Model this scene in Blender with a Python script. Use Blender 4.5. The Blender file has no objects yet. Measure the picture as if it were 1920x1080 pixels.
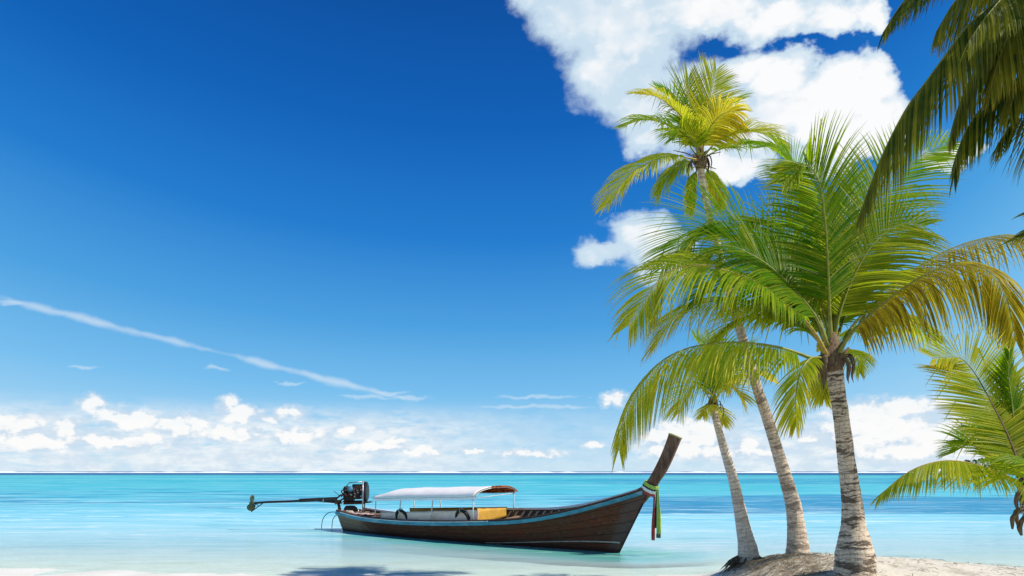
import bpy, math, random
from mathutils import Vector, Matrix, noise as mnoise

SC = bpy.context.scene
COL = SC.collection
F, H, HY = 1507.0, 2.1, 884.0          # focal length and horizon row for a 1920 px wide frame, eye height
V = Vector

def P(px, py, D):
    return V(((px - 960) / F * D, D, H - (py - HY) / F * D))

def lin(c):
    return tuple(((x / 255) / 12.92 if x / 255 <= 0.04045 else ((x / 255 + 0.055) / 1.055) ** 2.4) for x in c)

def lerp(a, b, t): return a + (b - a) * t
def sstep(a, b, x):
    t = min(1, max(0, (x - a) / (b - a)))
    return t * t * (3 - 2 * t)
def table(tab, x):
    if x <= tab[0][0]: return tab[0][1]
    for (x0, y0), (x1, y1) in zip(tab, tab[1:]):
        if x <= x1: return lerp(y0, y1, (x - x0) / (x1 - x0))
    return tab[-1][1]
def stable(tab, x):
    # smooth (Catmull-Rom) interpolation of a table
    n = len(tab)
    if x <= tab[0][0]: return tab[0][1]
    if x >= tab[-1][0]: return tab[-1][1]
    for i in range(n - 1):
        if x <= tab[i + 1][0]:
            x0, y0 = tab[i]; x1, y1 = tab[i + 1]
            h = x1 - x0; t = (x - x0) / h
            m0 = (y1 - tab[i - 1][1]) / (x1 - tab[i - 1][0]) if i > 0 else (y1 - y0) / h
            m1 = (tab[i + 2][1] - y0) / (tab[i + 2][0] - x0) if i + 2 < n else (y1 - y0) / h
            return (2*t**3 - 3*t*t + 1)*y0 + (t**3 - 2*t*t + t)*h*m0 + (-2*t**3 + 3*t*t)*y1 + (t**3 - t*t)*h*m1

# ------------------------------------------------------------------ node helpers
class NT:
    def __init__(s, tree): s.t = tree
    def n(s, typ, inputs=None, **kw):
        nd = s.t.nodes.new(typ)
        for k, v in kw.items(): setattr(nd, k, v)
        for k, v in (inputs or {}).items():
            sock = nd.inputs[k]
            if isinstance(v, bpy.types.NodeSocket): s.t.links.new(v, sock)
            else: sock.default_value = v
        return nd
    def math(s, op, a, b=0.0, c=0.0, clamp=False):
        return s.n('ShaderNodeMath', {0: a, 1: b, 2: c}, operation=op, use_clamp=clamp).outputs[0]
    def vm(s, op, a, b=None, c=None):
        d = {0: a}
        if b is not None: d[1] = b
        if c is not None: d[2] = c
        nd = s.n('ShaderNodeVectorMath', d, operation=op)
        return nd.outputs['Value'] if op in ('LENGTH', 'DOT_PRODUCT', 'DISTANCE') else nd.outputs['Vector']
    def scale(s, a, f):
        nd = s.n('ShaderNodeVectorMath', {0: a}, operation='SCALE')
        if isinstance(f, bpy.types.NodeSocket): s.t.links.new(f, nd.inputs['Scale'])
        else: nd.inputs['Scale'].default_value = f
        return nd.outputs[0]
    def mix(s, f, a, b, blend='MIX'):
        nd = s.n('ShaderNodeMix', data_type='RGBA', blend_type=blend)
        for k, v in ((0, f), (6, a), (7, b)):
            if isinstance(v, bpy.types.NodeSocket): s.t.links.new(v, nd.inputs[k])
            else: nd.inputs[k].default_value = v if k == 0 else (tuple(v) + (1,))[:4]
        return nd.outputs[2]
    def noise(s, vec, scale, detail=4, rough=0.55, dist=0.0):
        return s.n('ShaderNodeTexNoise', {'Vector': vec, 'Scale': scale, 'Detail': detail, 'Roughness': rough, 'Distortion': dist}).outputs['Fac']
    def ss(s, x, a, b, lo=0.0, hi=1.0):
        return s.n('ShaderNodeMapRange', {0: x, 1: a, 2: b, 3: lo, 4: hi}, interpolation_type='SMOOTHSTEP').outputs[0]
    def mr(s, x, a, b, lo=0.0, hi=1.0):
        return s.n('ShaderNodeMapRange', {0: x, 1: a, 2: b, 3: lo, 4: hi}).outputs[0]
    def ramp(s, x, stops, interp='LINEAR'):
        nd = s.n('ShaderNodeValToRGB', {0: x}); r = nd.color_ramp; r.interpolation = interp
        while len(r.elements) < len(stops): r.elements.new(0.5)
        for e, (p, c) in zip(r.elements, stops):
            e.position = p; e.color = (tuple(c) + (1,))[:4]
        return nd.outputs[0]
    def attr(s, name, out='Fac'):
        return s.n('ShaderNodeAttribute', attribute_name=name).outputs[out]
    def sep(s, v):
        return s.n('ShaderNodeSeparateXYZ', {0: v}).outputs
    def comb(s, x, y, z):
        return s.n('ShaderNodeCombineXYZ', {0: x, 1: y, 2: z}).outputs[0]
    def bump(s, h, strength=0.5, dist=0.02, normal=None):
        d = {'Height': h, 'Strength': strength, 'Distance': dist}
        if normal is not None: d['Normal'] = normal
        return s.n('ShaderNodeBump', d).outputs[0]

def material(name):
    m = bpy.data.materials.new(name); m.use_nodes = True
    m.node_tree.nodes.clear()
    t = NT(m.node_tree)
    out = t.n('ShaderNodeOutputMaterial')
    return m, t, (lambda sock: m.node_tree.links.new(sock, out.inputs['Surface']))

def simple(name, col, rough=0.6, metal=0.0, var=0.35, scale=9.0, bump=0.3, stretch=(1, 1, 1), dirt=None, spec=0.4):
    """A painted / cloth / metal surface with mottled colour, stains and a fine bump."""
    m, t, out = material(name)
    co = t.n('ShaderNodeTexCoord').outputs['Object']
    co = t.vm('MULTIPLY', co, stretch)
    a = t.noise(co, scale, 6, 0.65); b = t.noise(co, scale * 5, 4, 0.6)
    dark = tuple(x * (1 - var) for x in col); lite = tuple(min(1, x * (1 + var * 0.5)) for x in col)
    c = t.mix(t.ss(a, 0.3, 0.7), dark, lite)
    if dirt: c = t.mix(t.ss(t.noise(co, scale * 0.45, 7, 0.7), 0.52, 0.68, 0, 0.8), c, dirt)
    p = t.n('ShaderNodeBsdfPrincipled', {'Base Color': c, 'Roughness': rough, 'Metallic': metal, 'Specular IOR Level': spec,
            'Normal': t.bump(t.math('ADD', a, b), bump, 0.01)})
    out(p.outputs[0]); return m

# ------------------------------------------------------------------ mesh helpers
class MB:
    def __init__(s): s.v = []; s.f = []; s.a = {}
    def attr(s, name, vals): s.a.setdefault(name, []).extend(vals)
    def box(s, c, size, rot=None):
        c = V(c); b = len(s.v)
        for x in (-.5, .5):
            for y in (-.5, .5):
                for z in (-.5, .5):
                    p = V((x * size[0], y * size[1], z * size[2]))
                    s.v.append(c + (rot @ p if rot else p))
        for q in ((0, 1, 3, 2), (4, 6, 7, 5), (0, 4, 5, 1), (2, 3, 7, 6), (0, 2, 6, 4), (1, 5, 7, 3)):
            s.f.append([b + i for i in q])
    def tube(s, pts, radii, seg=8, cap=True, flat=1.0, ref=None, along=None, rfun=None):
        pts = [V(p) for p in pts]; n = len(pts)
        if not hasattr(radii, '__len__'): radii = [radii] * n
        prev = None; base = len(s.v); L = 0.0; al = []
        for i in range(n):
            T = (pts[min(n - 1, i + 1)] - pts[max(0, i - 1)]).normalized()
            if prev is None:
                r = ref or (V((0, 0, 1)) if abs(T.z) < 0.9 else V((1, 0, 0)))
                A = T.cross(r).normalized()
            else:
                A = (prev - T * prev.dot(T)).normalized()
            prev = A; B = T.cross(A)
            if i: L += (pts[i] - pts[i - 1]).length
            for k in range(seg):
                th = 2 * math.pi * k / seg
                rr = radii[i] * (rfun(i, k, th, L) if rfun else 1)
                s.v.append(pts[i] + A * math.cos(th) * rr + B * math.sin(th) * rr * flat)
                al.append(L)
        for i in range(n - 1):
            for k in range(seg):
                k2 = (k + 1) % seg
                s.f.append([base + i * seg + k, base + i * seg + k2, base + (i + 1) * seg + k2, base + (i + 1) * seg + k])
        if cap:
            s.f.append([base + k for k in range(seg)][::-1])
            s.f.append([base + (n - 1) * seg + k for k in range(seg)])
        if along: s.attr(along, al)
    def lathe(s, c, axis, prof, seg=16):
        """prof: list of (distance along axis, radius)"""
        axis = V(axis).normalized()
        s.tube([V(c) + axis * a for a, r in prof], [r for a, r in prof], seg)
    def sheet(s, rows):
        """rows of points -> quads"""
        b = len(s.v); w = len(rows[0])
        for r in rows: s.v.extend(V(p) for p in r)
        for i in range(len(rows) - 1):
            for k in range(w - 1):
                s.f.append([b + i * w + k, b + i * w + k + 1, b + (i + 1) * w + k + 1, b + (i + 1) * w + k])
    def build(s, name, mat, parent=None, smooth=False, solid=0.0, bevel=0.0, subsurf=0):
        me = bpy.data.meshes.new(name)
        me.from_pydata([tuple(v) for v in s.v], [], s.f); me.update()
        for k, vals in s.a.items():
            vals = list(vals) + [0.0] * (len(s.v) - len(vals)) if not isinstance(vals[0], (tuple, list)) else vals
            if isinstance(vals[0], (tuple, list)):
                at = me.attributes.new(k, 'FLOAT_COLOR', 'POINT')
                at.data.foreach_set('color', [x for c in vals for x in c])
            else:
                at = me.attributes.new(k, 'FLOAT', 'POINT'); at.data.foreach_set('value', vals)
        if mat: me.materials.append(mat)
        if smooth: me.polygons.foreach_set('use_smooth', [True] * len(me.polygons))
        o = bpy.data.objects.new(name, me); COL.objects.link(o)
        if parent: o.parent = parent
        if subsurf:
            md = o.modifiers.new('subsurf', 'SUBSURF'); md.levels = md.render_levels = subsurf
        if solid:
            md = o.modifiers.new('solid', 'SOLIDIFY'); md.thickness = solid; md.offset = 0
        if bevel:
            md = o.modifiers.new('bevel', 'BEVEL'); md.width = bevel; md.segments = 2; md.limit_method = 'ANGLE'
        return o

def tag(o, label=None, cat=None, group=None, kind=None):
    if label: o['label'] = label
    if cat: o['category'] = cat
    if group: o['group'] = group
    if kind: o['kind'] = kind
    return o

def empty(name, loc, rotz=0.0):
    o = bpy.data.objects.new(name, None); COL.objects.link(o)
    o.location = loc; o.rotation_euler = (0, 0, rotz); o.empty_display_size = 0.3
    return o

def catmull(pts, per):
    out = []; n = len(pts)
    for i in range(n - 1):
        p0 = pts[i - 1] if i else pts[0] * 2 - pts[1]
        p1, p2 = pts[i], pts[i + 1]
        p3 = pts[i + 2] if i + 2 < n else pts[-1] * 2 - pts[-2]
        for k in range(per):
            t = k / per
            out.append(0.5 * ((2 * p1) + (p2 - p0) * t + (2*p0 - 5*p1 + 4*p2 - p3) * t*t + (3*p1 - p0 - 3*p2 + p3) * t**3))
    out.append(pts[-1].copy()); return out

# ------------------------------------------------------------------ camera, sun
cam = bpy.data.cameras.new('camera'); co = bpy.data.objects.new('camera', cam); COL.objects.link(co)
co.location = (0, 0, H); co.rotation_euler = (math.pi / 2, 0, 0)
cam.sensor_width = 36; cam.lens = 36 * F / 1920; cam.shift_y = (HY - 540) / 1920
cam.clip_start = 0.1; cam.clip_end = 120000
SC.camera = co

SUN_EL, SUN_DIR = math.radians(50), V((0.935, -0.355, 0))
sl = bpy.data.lights.new('sun', 'SUN'); sl.energy = 5.0; sl.angle = math.radians(0.53); sl.color = (1.0, 0.94, 0.845)
so = bpy.data.objects.new('sun', sl); COL.objects.link(so)
sd = V((SUN_DIR.x * math.cos(SUN_EL), SUN_DIR.y * math.cos(SUN_EL), math.sin(SUN_EL)))
so.rotation_euler = (-sd).to_track_quat('-Z', 'Y').to_euler(); so.location = (20, -10, 30)

# ------------------------------------------------------------------ world: sky and clouds by direction
def azel(px, py):
    x, z = (px - 960) / F, (HY - py) / F
    return math.degrees(math.atan(x)), math.degrees(math.atan2(z, math.hypot(1, x)))

def build_world():
    w = bpy.data.worlds.new("World"); SC.world = w; w.use_nodes = True
    w.node_tree.nodes.clear(); t = NT(w.node_tree)
    sky = t.n('ShaderNodeTexSky', sky_type='NISHITA', sun_disc=False)
    sky.sun_elevation = SUN_EL; sky.sun_rotation = math.atan2(SUN_DIR.x, SUN_DIR.y)
    sky.air_density = 1.0; sky.dust_density = 0.6; sky.ozone_density = 2.0
    d = t.n('ShaderNodeTexCoord').outputs['Generated']
    x, y, z = t.sep(d)[:]
    az = t.math('MULTIPLY', t.math('ARCTAN2', x, y), 57.2958)
    el = t.math('MULTIPLY', t.math('ARCSINE', z), 57.2958)
    # clear air seen through a polarising filter: deepest well away from the sun, pale at the horizon
    a1 = t.math('DIVIDE', t.math('ADD', az, 1.0), 30.0)
    a1 = t.math('MINIMUM', t.math('MULTIPLY', a1, a1), 2.5)
    aside = t.math('MULTIPLY', t.math('MULTIPLY', a1, t.mr(az, -10, 20, 3.6, 7.0)), t.mr(el, 2, 18, 0.25, 1.0))
    eff = t.math('SUBTRACT', el, aside)
    base = t.ramp(t.mr(eff, -4, 40), [(p, lin(c)) for p, c in (
        (0.0, (205, 231, 246)), (4/44, (196, 228, 247)), (6.5/44, (158, 211, 245)), (9.5/44, (118, 191, 240)), (14/44, (74, 161, 226)),
        (20/44, (28, 124, 208)), (27/44, (2, 97, 186)), (34/44, (0, 79, 162)), (1.0, (0, 66, 142)))])
    base = t.scale(base, 10.0)
    base = t.mix(0.05, base, sky.outputs[0])
    # --- clouds
    pv = t.comb(az, el, 0.0)
    dv = t.vm('MULTIPLY', d, (1, 1, 1.35))
    wn = t.n('ShaderNodeTexNoise', {'Vector': dv, 'Scale': 9.0, 'Detail': 7.0, 'Roughness': 0.6}).outputs['Color']
    warp = t.scale(t.vm('SUBTRACT', wn, (0.5, 0.5, 0.5)), 5.0)
    pw = t.vm('ADD', pv, warp)
    def field(blobs, p, smooth):
        cur = None
        for (px, py, rx, ry) in blobs:
            a, e = azel(px, py); a2, e2 = azel(px + rx, py); a3, e3 = azel(px, py - ry)
            sx, sy = 1 / max(0.05, abs(a2 - a)), 1 / max(0.05, abs(e3 - e))
            q = t.vm('MULTIPLY_ADD', p, (sx, sy, 0), (-a * sx, -e * sy, 0))
            L = t.vm('LENGTH', q)
            cur = L if cur is None else t.math('SMOOTH_MIN', cur, L, smooth)
        return cur
    n1 = t.noise(dv, 16.0, 9, 0.62)
    n2 = t.noise(dv, 46.0, 7, 0.62)
    # high bank of cumulus behind the tall palm
    high = [(1010, -10, 60, 45), (1090, 25, 85, 75), (1180, 55, 110, 95), (1150, 140, 75, 75), (1215, 185, 75, 70), (1215, 250, 45, 35), (1300, 215, 85, 80),
            (1310, 20, 130, 50), (1440, 35, 110, 52), (1560, 30, 90, 48), (1640, 25, 40, 38), (1380, 150, 70, 50), (1450, 165, 85, 65),
            (1540, 200, 130, 95), (1610, 180, 75, 70), (1560, 265, 130, 75), (1430, 240, 110, 80), (1640, 250, 60, 60),
            (1205, 440, 62, 40), (1235, 470, 60, 50), (1135, 470, 55, 24), (1370, 310, 85, 26), (1775, 310, 60, 20)]
    fh = field(high, pw, 0.25)
    fh = t.math('ADD', fh, t.math('MULTIPLY', t.math('SUBTRACT', n1, 0.5), 1.05))
    fh = t.math('ADD', fh, t.math('MULTIPLY', t.math('SUBTRACT', n2, 0.5), 0.42))
    def billow(vec, sc, det):
        return t.n('ShaderNodeTexVoronoi', {'Vector': vec, 'Scale': sc, 'Detail': det, 'Roughness': 0.55, 'Lacunarity': 2.2}, feature='F1', normalize=True).outputs['Distance']
    dw = t.vm('ADD', dv, t.scale(t.vm('SUBTRACT', wn, (0.5, 0.5, 0.5)), 0.035))
    bh = billow(dw, 26.0, 2.0)
    fh = t.math('ADD', fh, t.math('MULTIPLY', t.math('SUBTRACT', bh, 0.30), t.mr(az, 6, 20, 0.75, 1.15)))
    fh = t.math('SUBTRACT', fh, t.mr(az, 6, 20, 0.16, 0.06))
    ah = t.math('POWER', t.n('ShaderNodeMapRange', {0: fh, 1: t.mr(az, 6, 20, 1.30, 1.06), 2: t.mr(az, 6, 20, 0.62, 0.80), 3: 0.0, 4: 1.0}, interpolation_type='SMOOTHSTEP').outputs[0], 0.85)
    # low cumulus along the horizon
    wl = t.scale(t.vm('SUBTRACT', t.n('ShaderNodeTexNoise', {'Vector': dv, 'Scale': 34.0, 'Detail': 6.0, 'Roughness': 0.6}).outputs['Color'], (0.5, 0.5, 0.5)), 1.5)
    pl = t.vm('ADD', pv, wl)
    low = [(30, 795, 60, 22), (-60, 790, 80, 30), (120, 800, 36, 20), (172, 758, 26, 16), (205, 778, 42, 18), (262, 790, 60, 18), (330, 800, 50, 22), (372, 798, 22, 16),
           (428, 758, 22, 18), (452, 776, 42, 16), (545, 776, 30, 14), (505, 788, 26, 9), (430, 812, 70, 16), (560, 818, 60, 14), (650, 807, 20, 11),
           (60, 830, 110, 16), (230, 828, 130, 14), (735, 825, 22, 9), (700, 838, 70, 9), (885, 845, 28, 7), (790, 846, 40, 6), (1000, 852, 60, 7),
           (1112, 837, 24, 8), (1150, 750, 26, 14), (1250, 815, 60, 26), (1310, 812, 70, 30), (1290, 845, 90, 18), (1400, 838, 30, 14), (1420, 850, 55, 11), (1520, 824, 30, 8),
           (1640, 775, 90, 26), (1700, 762, 100, 16), (1640, 810, 140, 32), (1760, 815, 90, 34), (1700, 845, 160, 22), (1880, 800, 120, 34), (2000, 780, 150, 40)]
    fl = field(low, pl, 0.22)
    nl = t.noise(t.vm('MULTIPLY', d, (1, 1, 1.8)), 60.0, 8, 0.7)
    fl = t.math('ADD', fl, t.math('MULTIPLY', t.math('SUBTRACT', nl, 0.5), 1.5))
    bl = billow(t.vm('ADD', d, t.scale(wl, 0.006)), 75.0, 1.0)
    fl = t.math('ADD', fl, t.math('MULTIPLY', t.math('SUBTRACT', bl, 0.30), 1.0))
    al = t.ss(fl, 1.48, 0.50)
    # soft layered veil low over the sea
    ns = t.noise(t.vm('MULTIPLY', d, (1, 1, 5.0)), 22.0, 7, 0.6)
    cov = t.math('MULTIPLY', t.ss(el, 5.2, 2.6), t.math('ADD', t.ss(az, 4.0, -10.0, 0.3, 1.0), t.ss(az, 6.0, 20.0, 0.0, 0.65)))
    av = t.math('MULTIPLY', t.ss(ns, 0.22, 0.55), t.math('MULTIPLY', cov, 0.95))
    # vapour trail: a broken streak
    (xa, ya), (xb, yb) = azel(-40, 548), azel(775, 752)
    ln = math.hypot(xb - xa, yb - ya); ux, uy = (xb - xa) / ln, (yb - ya) / ln
    wt = t.scale(t.vm('SUBTRACT', t.n('ShaderNodeTexNoise', {'Vector': d, 'Scale': 40.0, 'Detail': 5.0}).outputs['Color'], (0.5, 0.5, 0.5)), 0.35)
    pt = t.vm('ADD', pv, wt)
    la = t.math('SUBTRACT', t.vm('DOT_PRODUCT', pt, (ux, uy, 0)), xa * ux + ya * uy)
    bow = t.math('MULTIPLY', t.math('MULTIPLY', la, t.math('SUBTRACT', ln, la)), 0.0012)
    lb = t.math('SUBTRACT', t.math('SUBTRACT', t.vm('DOT_PRODUCT', pt, (-uy, ux, 0)), -xa * uy + ya * ux), bow)
    brk = t.noise(t.comb(t.math('MULTIPLY', la, 0.16), t.math('MULTIPLY', lb, 0.25), 3.7), 1.6, 3, 0.5)
    wd = t.mr(brk, 0.35, 0.7, 0.10, 0.36)
    at = t.math('MULTIPLY', t.ss(t.math('DIVIDE', t.math('ABSOLUTE', lb), wd), 1.5, 0.0), t.ss(brk, 0.30, 0.60, 0.10, 0.55))
    at = t.math('MULTIPLY', at, t.math('MULTIPLY', t.ss(la, 0.0, 2.0), t.ss(la, ln + 0.2, ln - 0.9)))
    wisps = [(770, 747, 45, 5), (690, 745, 50, 5), (725, 738, 40, 5), (545, 718, 30, 4), (1010, 744, 85, 4), (1030, 762, 90, 4), (960, 762, 60, 3), (405, 690, 26, 4), (155, 688, 30, 4), (20, 568, 30, 5)]
    fw = field(wisps, t.vm('ADD', pv, t.scale(wt, 2.2)), 0.1)
    aw = t.ss(t.math('ADD', fw, t.math('MULTIPLY', t.math('SUBTRACT', t.noise(t.vm('MULTIPLY', d, (1, 1, 4)), 70.0, 5), 0.5), 1.6)), 1.2, 0.3, 0.0, 0.42)
    # cloud colours: brilliant tops, blue-grey thin and lower parts
    sh = t.noise(dv, 11.0, 6, 0.55)
    body = t.math('ADD', t.ss(fh, 0.95, 0.25), t.math('MULTIPLY', t.math('SUBTRACT', sh, 0.5), 1.3))
    body = t.math('ADD', body, t.mr(az, 8, 22, -0.30, 0.30))
    dso = t.vm('ADD', dv, (0.012, 0.0, 0.016))
    relief = t.math('SUBTRACT', t.noise(dv, 13.0, 5, 0.5), t.noise(dso, 13.0, 5, 0.5))
    body = t.math('ADD', body, t.math('MULTIPLY', relief, 1.3))
    body = t.math('SUBTRACT', body, t.math('ADD', 0.14, t.math('MULTIPLY', t.math('SUBTRACT', bh, 0.22), 1.1)))
    ch = t.mix(t.ss(body, 0.0, 1.0), lin((205, 226, 241)), (1.0, 1.0, 1.0))
    shl = t.noise(t.vm('MULTIPLY', d, (1, 1, 2.2)), 38.0, 6, 0.6)
    cl = t.mix(t.ss(t.math('ADD', shl, t.math('SUBTRACT', t.math('MULTIPLY', t.ss(fl, 1.0, 0.3), 0.30), t.math('MULTIPLY', t.math('SUBTRACT', bl, 0.25), 0.35))), 0.40, 0.72), lin((206, 223, 239)), lin((255, 254, 252)))
    cv = t.mix(t.ss(shl, 0.35, 0.65), lin((212, 228, 242)), lin((240, 246, 250)))
    c = t.mix(av, base, t.scale(cv, 10))
    c = t.mix(t.math('MULTIPLY', al, 0.88), c, t.scale(cl, 10))
    c = t.mix(at, c, t.scale(lin((225, 238, 247)) + (0,) if False else t.comb(*lin((222, 236, 246))), 10))
    c = t.mix(aw, c, t.scale(t.comb(*lin((220, 235, 246))), 10))
    c = t.mix(t.math('MULTIPLY', ah, 0.97), c, t.scale(ch, 10))
    # below the horizon: sea-coloured light
    bg = t.n('ShaderNodeBackground', {'Color': c, 'Strength': 0.1})
    out = t.n('ShaderNodeOutputWorld'); w.node_tree.links.new(bg.outputs[0], out.inputs[0])
    w.cycles.sampling_method = 'MANUAL'; w.cycles.sample_map_resolution = 512
build_world()

# ------------------------------------------------------------------ terrain
CREST = [(-40, 0.0), (2.6, 0.0), (3.55, 0.10), (3.95, 0.36), (4.25, 0.50), (4.6, 0.62), (5.0, 0.685), (5.6, 0.665), (6.4, 0.62), (7.5, 0.54), (8.9, 0.43), (12, 0.34), (18, 0.3), (60, 0.3)]
BED = [(-60, 0.9), (0, 0.5), (8, 0.32), (13, 0.11), (15.3, 0.022), (16.35, 0.0), (18.0, -0.05), (20, -0.10), (23, -0.20), (28, -0.42), (34, -0.7), (42, -1.2), (60, -1.8), (110, -2.4),
       (220, -3.0), (380, -3.6), (470, -4.2), (580, -16), (2000, -40), (90000, -40)]
def hollow_shade_fn(x, y):
    # closeness to the keel line: digs the bed hollow and masks the painted hull shade
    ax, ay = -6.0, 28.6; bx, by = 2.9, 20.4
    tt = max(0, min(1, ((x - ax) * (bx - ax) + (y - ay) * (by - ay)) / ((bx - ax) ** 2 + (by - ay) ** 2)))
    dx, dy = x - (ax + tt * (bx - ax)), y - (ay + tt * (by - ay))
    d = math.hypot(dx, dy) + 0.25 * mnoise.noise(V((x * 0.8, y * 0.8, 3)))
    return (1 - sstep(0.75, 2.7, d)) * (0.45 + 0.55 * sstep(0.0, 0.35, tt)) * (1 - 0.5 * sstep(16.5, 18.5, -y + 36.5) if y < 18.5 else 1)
def terrain(x, y, detail=True):
    z = table(BED, y + 0.5 * math.sin(x * 0.23 + 1.0) + 0.02 * x)
    if z < 0 and y < 34: z -= 0.28 * hollow_shade_fn(x, y)
    c = table(CREST, x)
    fy = 1 - sstep(13.9, 16.9, y) if y > 13.9 else lerp(0.72, 1.0, sstep(10.5, 13.9, y))
    m = c * fy
    z2 = max(z, 0) * (1 - min(1, m / 0.3)) + min(z, 0) * (1 - fy if y > 13.9 else 1) + m if m > 0.001 else z
    z = max(z, z2) if y > 13.9 else z2
    if detail and y < 24 and abs(x) < 30:
        k = min(1, max(0, z + 0.25) * 3)
        z += k * (0.035 * mnoise.noise(V((x * 0.9, y * 0.9, 0))) + 0.014 * mnoise.noise(V((x * 3.1, y * 3.1, 5))) + 0.006 * mnoise.noise(V((x * 9, y * 9, 2))) * min(1, m * 3))
        if m > 0.05 and x > 3.3:   # wind-scooped hollows and foot marks in the bank
            z -= 0.05 * m * abs(mnoise.noise(V((x * 1.7, y * 2.6, 9))))
    return z

def axis(dense0, dense1, step, far, grow=1.13):
    a = []; v = dense0
    while v <= dense1: a.append(v); v += step
    s = step; v = dense1
    while v < far: s *= grow; v += s; a.append(v)
    s = step; v = dense0; b = []
    while v > -far: s *= grow; v -= s; b.append(v)
    return b[::-1] + a

def grid(name, xs, ys, zf, mat, attrs=None):
    mb = MB()
    mb.v = [V((x, y, zf(x, y))) for y in ys for x in xs]
    w = len(xs)
    mb.f = [[j * w + i, j * w + i + 1, (j + 1) * w + i + 1, (j + 1) * w + i] for j in range(len(ys) - 1) for i in range(w - 1)]
    for k, fn in (attrs or {}).items(): mb.attr(k, [fn(x, y) for y in ys for x in xs])
    return mb.build(name, mat, smooth=True)

def sand_material():
    m, t, out = material('sand')
    pos = t.n('ShaderNodeNewGeometry').outputs['Position']
    z = t.sep(pos)[2]; x_ = t.sep(pos)[0]
    n1 = t.noise(pos, 1.3, 6, 0.6); n2 = t.noise(pos, 14.0, 6, 0.7); n3 = t.noise(pos, 90.0, 4, 0.7)
    fib = t.noise(t.vm('MULTIPLY', pos, (5, 22, 10)), 3.0, 6, 0.7)
    dry = t.mix(t.ss(n2, 0.3, 0.7), (0.60, 0.54, 0.44), (0.80, 0.74, 0.64))
    dry = t.mix(t.ss(n3, 0.55, 0.75, 0, 0.5), dry, (0.30, 0.25, 0.19))
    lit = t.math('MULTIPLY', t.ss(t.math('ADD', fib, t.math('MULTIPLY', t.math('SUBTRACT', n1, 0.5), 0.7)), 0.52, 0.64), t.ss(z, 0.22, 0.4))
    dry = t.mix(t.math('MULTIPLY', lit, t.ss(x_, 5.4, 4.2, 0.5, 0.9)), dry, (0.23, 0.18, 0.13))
    wet = t.mix(t.ss(n1, 0.35, 0.65), (0.72, 0.69, 0.61), (0.79, 0.76, 0.69))
    c = t.mix(t.ss(z, 0.10, 0.34), wet, dry)
    p = t.n('ShaderNodeBsdfPrincipled', {'Base Color': c, 'Roughness': 0.9, 'Specular IOR Level': 0.15,
            'Normal': t.bump(t.math('ADD', t.math('MULTIPLY', n2, 1.0), t.math('MULTIPLY', n3, 0.35)), 0.55, 0.03)})
    out(p.outputs[0]); return m

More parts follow.
